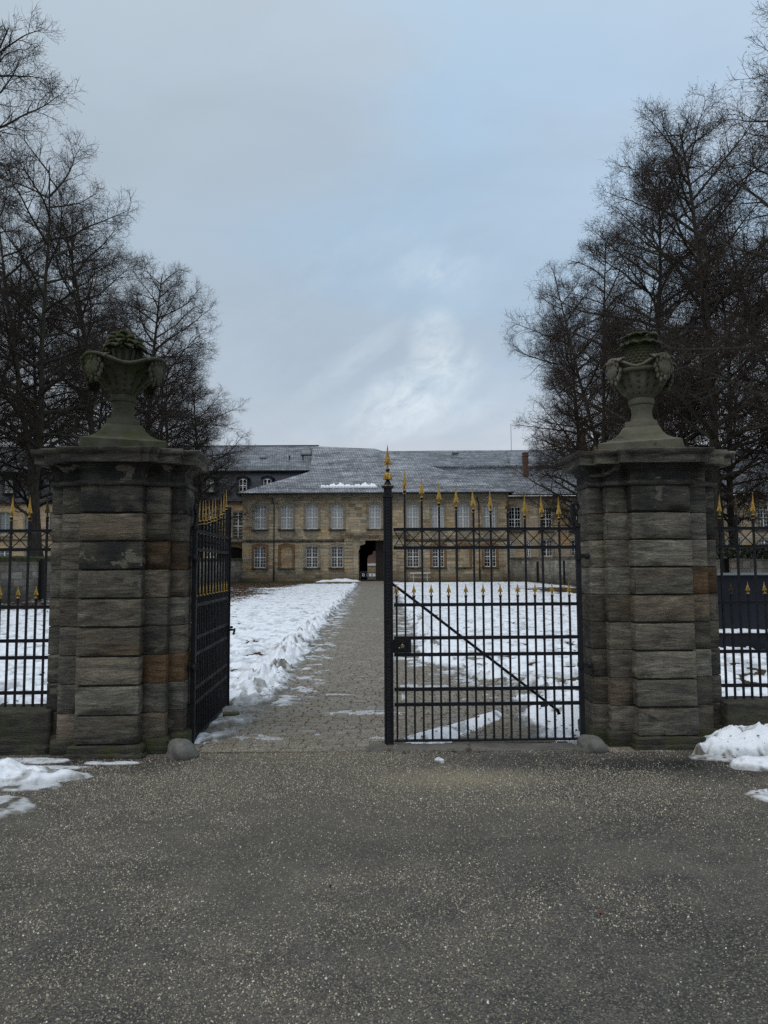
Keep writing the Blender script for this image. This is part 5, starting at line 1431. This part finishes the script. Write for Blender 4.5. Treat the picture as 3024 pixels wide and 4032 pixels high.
X, Y = X[k], Y[k]; h_, _ = snow_height(X, Y)
litter(X, Y, np.maximum(h_, 0)+.005, rng.uniform(.05, .13, len(X)), 'brown leaf litter lying on the lawn and thin snow under the trees', 1)
X = rng.uniform(-1.9, 2.3, 900); Y = rng.uniform(6.8, 10.5, 900); k = (rng.uniform(0,1,900) < sst(.5, .68, fbm(X, Y, 2.2, 3, 97)))|((X > 1.5) & (rng.uniform(0,1,900) < .25)); X, Y = X[k], Y[k]; h_, _ = snow_height(X, Y)
litter(X, Y, np.maximum(h_, .01)+.004, rng.uniform(.012, .03, len(X)), 'dead leaf scraps and debris on the snow just inside the gate', 2)
xx_ = rng.uniform(2.85, 4.2, 90); yy_ = rng.uniform(6.15, 6.6, 90); u_ = np.sqrt(((xx_-3.66)/.98)**2+((yy_-6.44)/.33)**2)
litter(xx_, yy_, .015+.25*np.sqrt(np.clip(1-u_, 0, 1)), rng.uniform(.008, .022, 90), 'leaf scraps lying on the right snow heap', 8)
X = np.concatenate([rng.uniform(2.5, 3.6, 60), rng.uniform(-.15, .9, 46), rng.uniform(-3.4, -1.9, 26), rng.uniform(2.55, 3.1, 20)]); Y = np.concatenate([rng.uniform(5.4, 6.15, 60), rng.normal(6.40, .03, 46), rng.uniform(6.1, 6.25, 26), rng.uniform(5.0, 5.25, 20)])
litter(X, Y, agz(X, Y)+np.concatenate([np.full(60, .01), np.full(46, .014), np.full(26, .01), np.full(20, .025)]), rng.uniform(.012, .028, len(X)), 'wet leaf scraps along the threshold and pillar feet', 3)
# ------------------------------------------------------------------ ivy on the right wall
def ivy(path, n, label, seed, drop=.35, up=.28):
    r1 = np.random.default_rng(seed); L = np.array(path); seg = r1.integers(0, len(L)-1, n); t = r1.uniform(0, 1, n)
    P_ = L[seg]+(L[seg+1]-L[seg])*t[:, None]
    bump_ = fbm(P_[:,1], P_[:,0], .45, 3, seed)
    X = P_[:,0]-.12+r1.normal(0, .16, n); Y = P_[:,1]+r1.normal(0, .2, n); Z = P_[:,2]+r1.uniform(-drop, up, n)*(.3+1.2*bump_)
    S = r1.uniform(.035, .085, n); V = []
    for (u, v) in ((-1,-1),(1,-1),(1,1),(-1,1)):
        pass
    A = r1.normal(0, 1, (n,3)); A /= np.linalg.norm(A, axis=1, keepdims=True); B = np.cross(A, r1.normal(0, 1, (n,3))); B /= np.linalg.norm(B, axis=1, keepdims=True)
    C_ = np.stack([X, Y, Z], 1)
    V = np.stack([C_-A*S[:,None], C_-B*S[:,None]*.7, C_+A*S[:,None], C_+B*S[:,None]*.7], 1).reshape(-1, 3)
    Q = (np.arange(n)*4)[:, None]+np.array([[0, 1, 2, 3]])
    return tag(link_mesh('ivy', np_mesh('ivy', V, Q, MT['ivy'])), label, 'ivy', kind='stuff')
ivy([(17.2, 52, 2.3), (17.25, 40, 2.25), (17.3, 30, 2.25), (17.5, 22, 2.25)], 26000, 'dark ivy draped over the coping of the right terrace wall', 5, .42, .30)
m = MB()
# ------------------------------------------------------------------ trees
def polyl(P0, D0, L, K, wander, up, rs):
    n = len(P0); P = np.zeros((n, K+1, 3)); P[:, 0] = P0; d = D0.copy()
    for k in range(K):
        d = d+rs.normal(0, wander, (n, 3)); d[:, 2] += up
        d /= np.linalg.norm(d, axis=1, keepdims=True)
        P[:, k+1] = P[:, k]+d*(L/K)[:, None]
    return P
def spawn(P, per, t0, t1, ang, rs, jit=.25):
    n, K1, _ = P.shape; K = K1-1
    t = np.tile(np.linspace(t0, t1, per), (n, 1))+rs.uniform(-.5, .5, (n, per))*(t1-t0)/per
    t = np.clip(t, .02, .999)*K; i = np.floor(t).astype(int); f = (t-i)[..., None]
    r_ = np.arange(n)[:, None]
    A = P[r_, i]; B = P[r_, np.minimum(i+1, K)]; pos = A+(B-A)*f
    d = B-A; d /= np.linalg.norm(d, axis=2, keepdims=True)+1e-9
    az = np.cumsum(np.full((n, per), 2.4), axis=1)+rs.uniform(0, 6.28, (n, 1))+rs.uniform(-.5, .5, (n, per))
    ref = np.where(np.abs(d[..., 2:3]) < .9, np.array([0, 0, 1.]), np.array([1., 0, 0]))
    u = np.cross(d, ref); u /= np.linalg.norm(u, axis=2, keepdims=True); v = np.cross(d, u)
    an = ang+rs.normal(0, jit*.5, (n, per))
    D = d*np.cos(an)[..., None]+(u*np.cos(az)[..., None]+v*np.sin(az)[..., None])*np.sin(an)[..., None]
    return pos.reshape(-1, 3), D.reshape(-1, 3), (t/K).reshape(-1), np.repeat(np.arange(n), per)
def tubes(P, R0, R1, sides):
    n, K1, _ = P.shape
    T = np.gradient(P, axis=1); T /= np.linalg.norm(T, axis=2, keepdims=True)+1e-9
    ref = np.where(np.abs(T[..., 2:3]) < .85, np.array([0, 0, 1.]), np.array([1., 0, 0]))
    U = np.cross(T, ref); U /= np.linalg.norm(U, axis=2, keepdims=True)+1e-9; W = np.cross(T, U)
    f = np.linspace(0, 1, K1)[None, :]; rad = R0[:, None]*(1-f)+R1[:, None]*f
    vs = []
    for s_ in range(sides):
        a = 2*math.pi*s_/sides; vs.append(P+(U*math.cos(a)+W*math.sin(a))*rad[..., None])
    V = np.stack(vs, 2).reshape(-1, 3)
    base = np.arange(n*K1).reshape(n, K1)*sides; qs = []
    for s_ in range(sides):
        t_ = (s_+1) % sides
        qs.append(np.stack([base[:, :-1]+s_, base[:, 1:]+s_, base[:, 1:]+t_, base[:, :-1]+t_], -1).reshape(-1, 4))
    return V, np.concatenate(qs)
def cat(parts):
    V = []; Q = []; o_ = 0
    for v, q in parts: V.append(v); Q.append(q+o_); o_ += len(v)
    return np.concatenate(V), np.concatenate(Q)
def make_tree(seed, Ht=27., lead=1, lean=0., dens=1.0, bract=9000, low=.17):
    rs = np.random.default_rng(seed)
    # leaders
    P0 = np.zeros((1, 3)); D0 = np.array([[lean, 0, 1.]])
    fork = .16*Ht if lead > 1 else Ht*.96
    tr = polyl(P0, D0/np.linalg.norm(D0), np.array([fork]), 12, .03, .02, rs)
    parts = []
    r0 = .34
    if lead > 1:
        parts.append(tubes(tr, np.array([r0*1.1]), np.array([r0*.85]), 12))
        az = np.arange(lead)*2*math.pi/lead+rs.uniform(0, 6); D = np.stack([np.cos(az)*.28, np.sin(az)*.28, np.ones(lead)], 1)
        D /= np.linalg.norm(D, axis=1, keepdims=True)
        LD = polyl(np.repeat(tr[:, -1], lead, 0), D, (Ht-fork)*rs.uniform(.86, 1., lead), 16, .035, .035, rs)
        lr = np.full(lead, r0*.62)
    else:
        LD = tr; LD = polyl(P0, D0/np.linalg.norm(D0), np.array([Ht*.97]), 20, .025, .02, rs); lr = np.array([r0])
    parts.append(tubes(LD, lr, np.full(len(LD), .03), 10))
    # root flare
    fl = polyl(P0+[0,0,-.3], np.array([[0, 0, 1.]]), np.array([1.2]), 4, 0, 0, rs); parts.append(tubes(fl, np.array([r0*1.7]), np.array([r0*.95]), 12))
    # limbs
    per = int((60 if lead == 1 else 31)*dens)
    p, d, t, par = spawn(LD, per, low if lead == 1 else .08, .97, 1.0, rs, .35)
    zz = p[:, 2]/Ht
    env = 6.6*np.clip((zz-.04)/.18, .12, 1)**.6*np.clip(1-(np.clip(zz-.42, 0, 1)/.60)**2.2, .14, 1)*rs.uniform(.70, 1.15, len(p))*(1. if lead == 1 else .85)
    d[:, 2] = .22+np.abs(d[:, 2])*.25+.55*np.clip(zz-.35, 0, 1)+rs.normal(0, .08, len(p)); d /= np.linalg.norm(d, axis=1, keepdims=True)
    LM = polyl(p, d, env*1.15, 12, .10, .012, rs)
    rl_ = .04+.12*(env/6)*(1.15-zz)
    parts.append(tubes(LM, rl_, np.full(len(LM), .012), 6))
    # branches
    p, d, t, par = spawn(LM, 15, .20, .98, .80, rs, .4)
    kp = rs.uniform(0, 1, len(p)) < np.clip(env[par]/4.2-.05, .18, 1); p, d, t, par = p[kp], d[kp], t[kp], par[kp]
    L2 = (env[par]*.30+.7)*(1.2-t*.7)*rs.uniform(.6, 1.2, len(p)); B2 = polyl(p, d, L2, 6, .12, .03, rs)
    r2 = rl_[par]*(1-t*.8)*.45+.006
    parts.append(tubes(B2, r2, np.full(len(B2), .006), 4))
    # branchlets
    p, d, t, par = spawn(B2, 8, .10, .98, .8, rs, .4)
    L3 = (.35+L2[par]*.38)*(1.1-t*.5)*rs.uniform(.6, 1.2, len(p)); B3 = polyl(p, d, L3, 4, .16, .04, rs)
    tw = [tubes(B3, np.full(len(B3), .0095), np.full(len(B3), .005), 3)]
    # twigs
    p, d, t, par = spawn(B3, 5, .2, .99, .75, rs, .5)
    L4 = rs.uniform(.22, .52, len(p)); B4 = polyl(p, d, L4, 2, .18, .03, rs)
    tw.append(tubes(B4, np.full(len(B4), .0062), np.full(len(B4), .0035), 3))
    V, Q = cat(parts); trunk = np_mesh('trunk', V, Q, MT['bark'], smooth=True)
    V, Q = cat(tw); mi = np.zeros(len(Q), int)
    # dry bracts and seeds hanging at twig ends
    sel = rs.choice(len(B4), min(bract, len(B4)), replace=False); C_ = B4[sel, -1]+rs.normal(0, .04, (len(sel), 3)); n = len(sel)
    A = rs.normal(0, 1, (n, 3)); A /= np.linalg.norm(A, axis=1, keepdims=True); B = np.cross(A, rs.normal(0, 1, (n, 3))); B /= np.linalg.norm(B, axis=1, keepdims=True)
    S = rs.uniform(.022, .05, (n, 1)); LV = np.stack([C_-A*S, C_-B*S*.5, C_+A*S, C_+B*S*.5], 1).reshape(-1, 3)
    LQ = (np.arange(n)*4)[:, None]+np.array([[0, 1, 2, 3]])+len(V)
    V = np.concatenate([V, LV]); Q = np.concatenate([Q, LQ]); mi = np.concatenate([mi, np.ones(n, int)])
    crown = np_mesh('crown', V, Q, [MT['twig'], MT['bract']], mi)
    return trunk, crown
KINDS = [make_tree(11, 26.8, 1, .02, 1.0, 9000), make_tree(12, 26.5, 2, .0, 1.05, 9000), make_tree(13, 27, 1, -.04, 1.1, 30000, .09), make_tree(14, 26.5, 3, .03, 1., 30000, .09)]
def tree(x_, y_, z_, kind, rz, sc, label, group, szf=1.):
    rt = empty('linden_tree', (x_, y_, z_), rz, label, 'tree', group)
    rt.scale = (sc*szf, sc*szf, sc)
    for nm, me in zip(('trunk', 'crown'), KINDS[kind]): link_mesh(nm, me, rt)
    return rt
GLT = 'bare linden trees on the left terrace'; GRT = 'bare linden trees on the right terrace'
left = [(-23.0, 28, 1, .98, 'bare linden nearest the viewer on the left, its crown cut off by the photo edge'),
        (-20.4, 42.5, 1, .98, 'forked bare linden with moss-tinted trunk directly behind the left fence'),
        (-20.5, 51.5, 0, .97, 'straight bare linden rising behind the left half of the left pillar'),
        (-20.2, 60.5, 0, .93, 'bare linden rising just behind the left urn'),
        (-20.0, 67, 1, .85, 'bare linden rising just right of the left urn'),
        (-18.9, 74.5, 2, .70, 'farthest front left linden, its russet twigs spreading before the palace roof'),
        (-27.0, 38, 0, .9, 'bare linden of the rear left row, at the left photo edge'),
        (-28.0, 48, 1, .9, 'bare linden of the rear left row behind the left pillar'),
        (-28.5, 59, 0, .9, 'bare linden of the rear left row seen through the crowns beside the left urn'),
        (-28.0, 70, 1, .9, 'farthest bare linden of the rear left row')]
for i, (x_, y_, k, sc, lb) in enumerate(left): tree(x_, y_, 1.95, k, i*1.9+.4, sc, lb, GLT, 1. if sc > .94 or sc == .9 else (1.12 if sc > .8 else 1.3))
right = [(18.7, 28.5, 0, 1.02, 'tall bare linden nearest the viewer on the right, its crown cut by the photo edge'),
         (19.4, 42, 2, 1.02, 'dark linden with a thick leaning trunk behind the right fence'),
         (19.4, 51, 2, 1.06, 'dark linden rising just behind the right urn'),
         (19.3, 60, 3, 1.0, 'dark linden left of the right urn'),
         (18.9, 69.5, 2, .93, 'farthest right linden, russet branches hanging before the palace roof'),
         (26.5, 36, 2, .92, 'linden of the rear right row at the right photo edge'),
         (27.0, 46, 3, .92, 'linden of the rear right row behind the leaning trunk'),
         (27.5, 57, 2, .92, 'linden of the rear right row seen behind the right urn'),
         (27.0, 68, 3, .9, 'farthest linden of the rear right row')]
for i, (x_, y_, k, sc, lb) in enumerate(right): tree(x_, y_, 2.05, k, i*2.3+1.1, sc, lb, GRT)
# two crows perched high in the right trees
def crow(x_, y_, z_, rz, lb):
    m = MB(); Mt = Matrix.Rotation(-.7, 3, 'Y')
    m.ell((0, 0, 0), (.20, .075, .08), Mt, 12, 8); m.ell((.15, 0, .16), (.06, .05, .055), None, 10, 6)
    m.add([(.2,-.015,.17),(.2,.015,.17),(.2,0,.145),(.28,0,.155)], [(0,1,2),(0,3,1),(1,3,2),(2,3,0)])
    m.add([(-.12,-.03,-.1),(-.12,.03,-.1),(-.3,.05,-.27),(-.3,-.05,-.27),(-.10,-.03,-.13),(-.10,.03,-.13),(-.29,.05,-.285),(-.29,-.05,-.285)], [(0,1,2,3),(4,7,6,5),(0,4,5,1),(1,5,6,2),(2,6,7,3),(3,7,4,0)])
    m.tube([(0, -.03, -.05), (.0, -.03, -.17)], .008, 4); m.tube([(0, .03, -.05), (.0, .03, -.17)], .008, 4)
    o = m.build('crow', MT['rubber'], None, True, (x_, y_, z_)); o.rotation_euler = (0, 0, rz); tag(o, lb, 'bird', 'crows perched in the right lindens'); return o
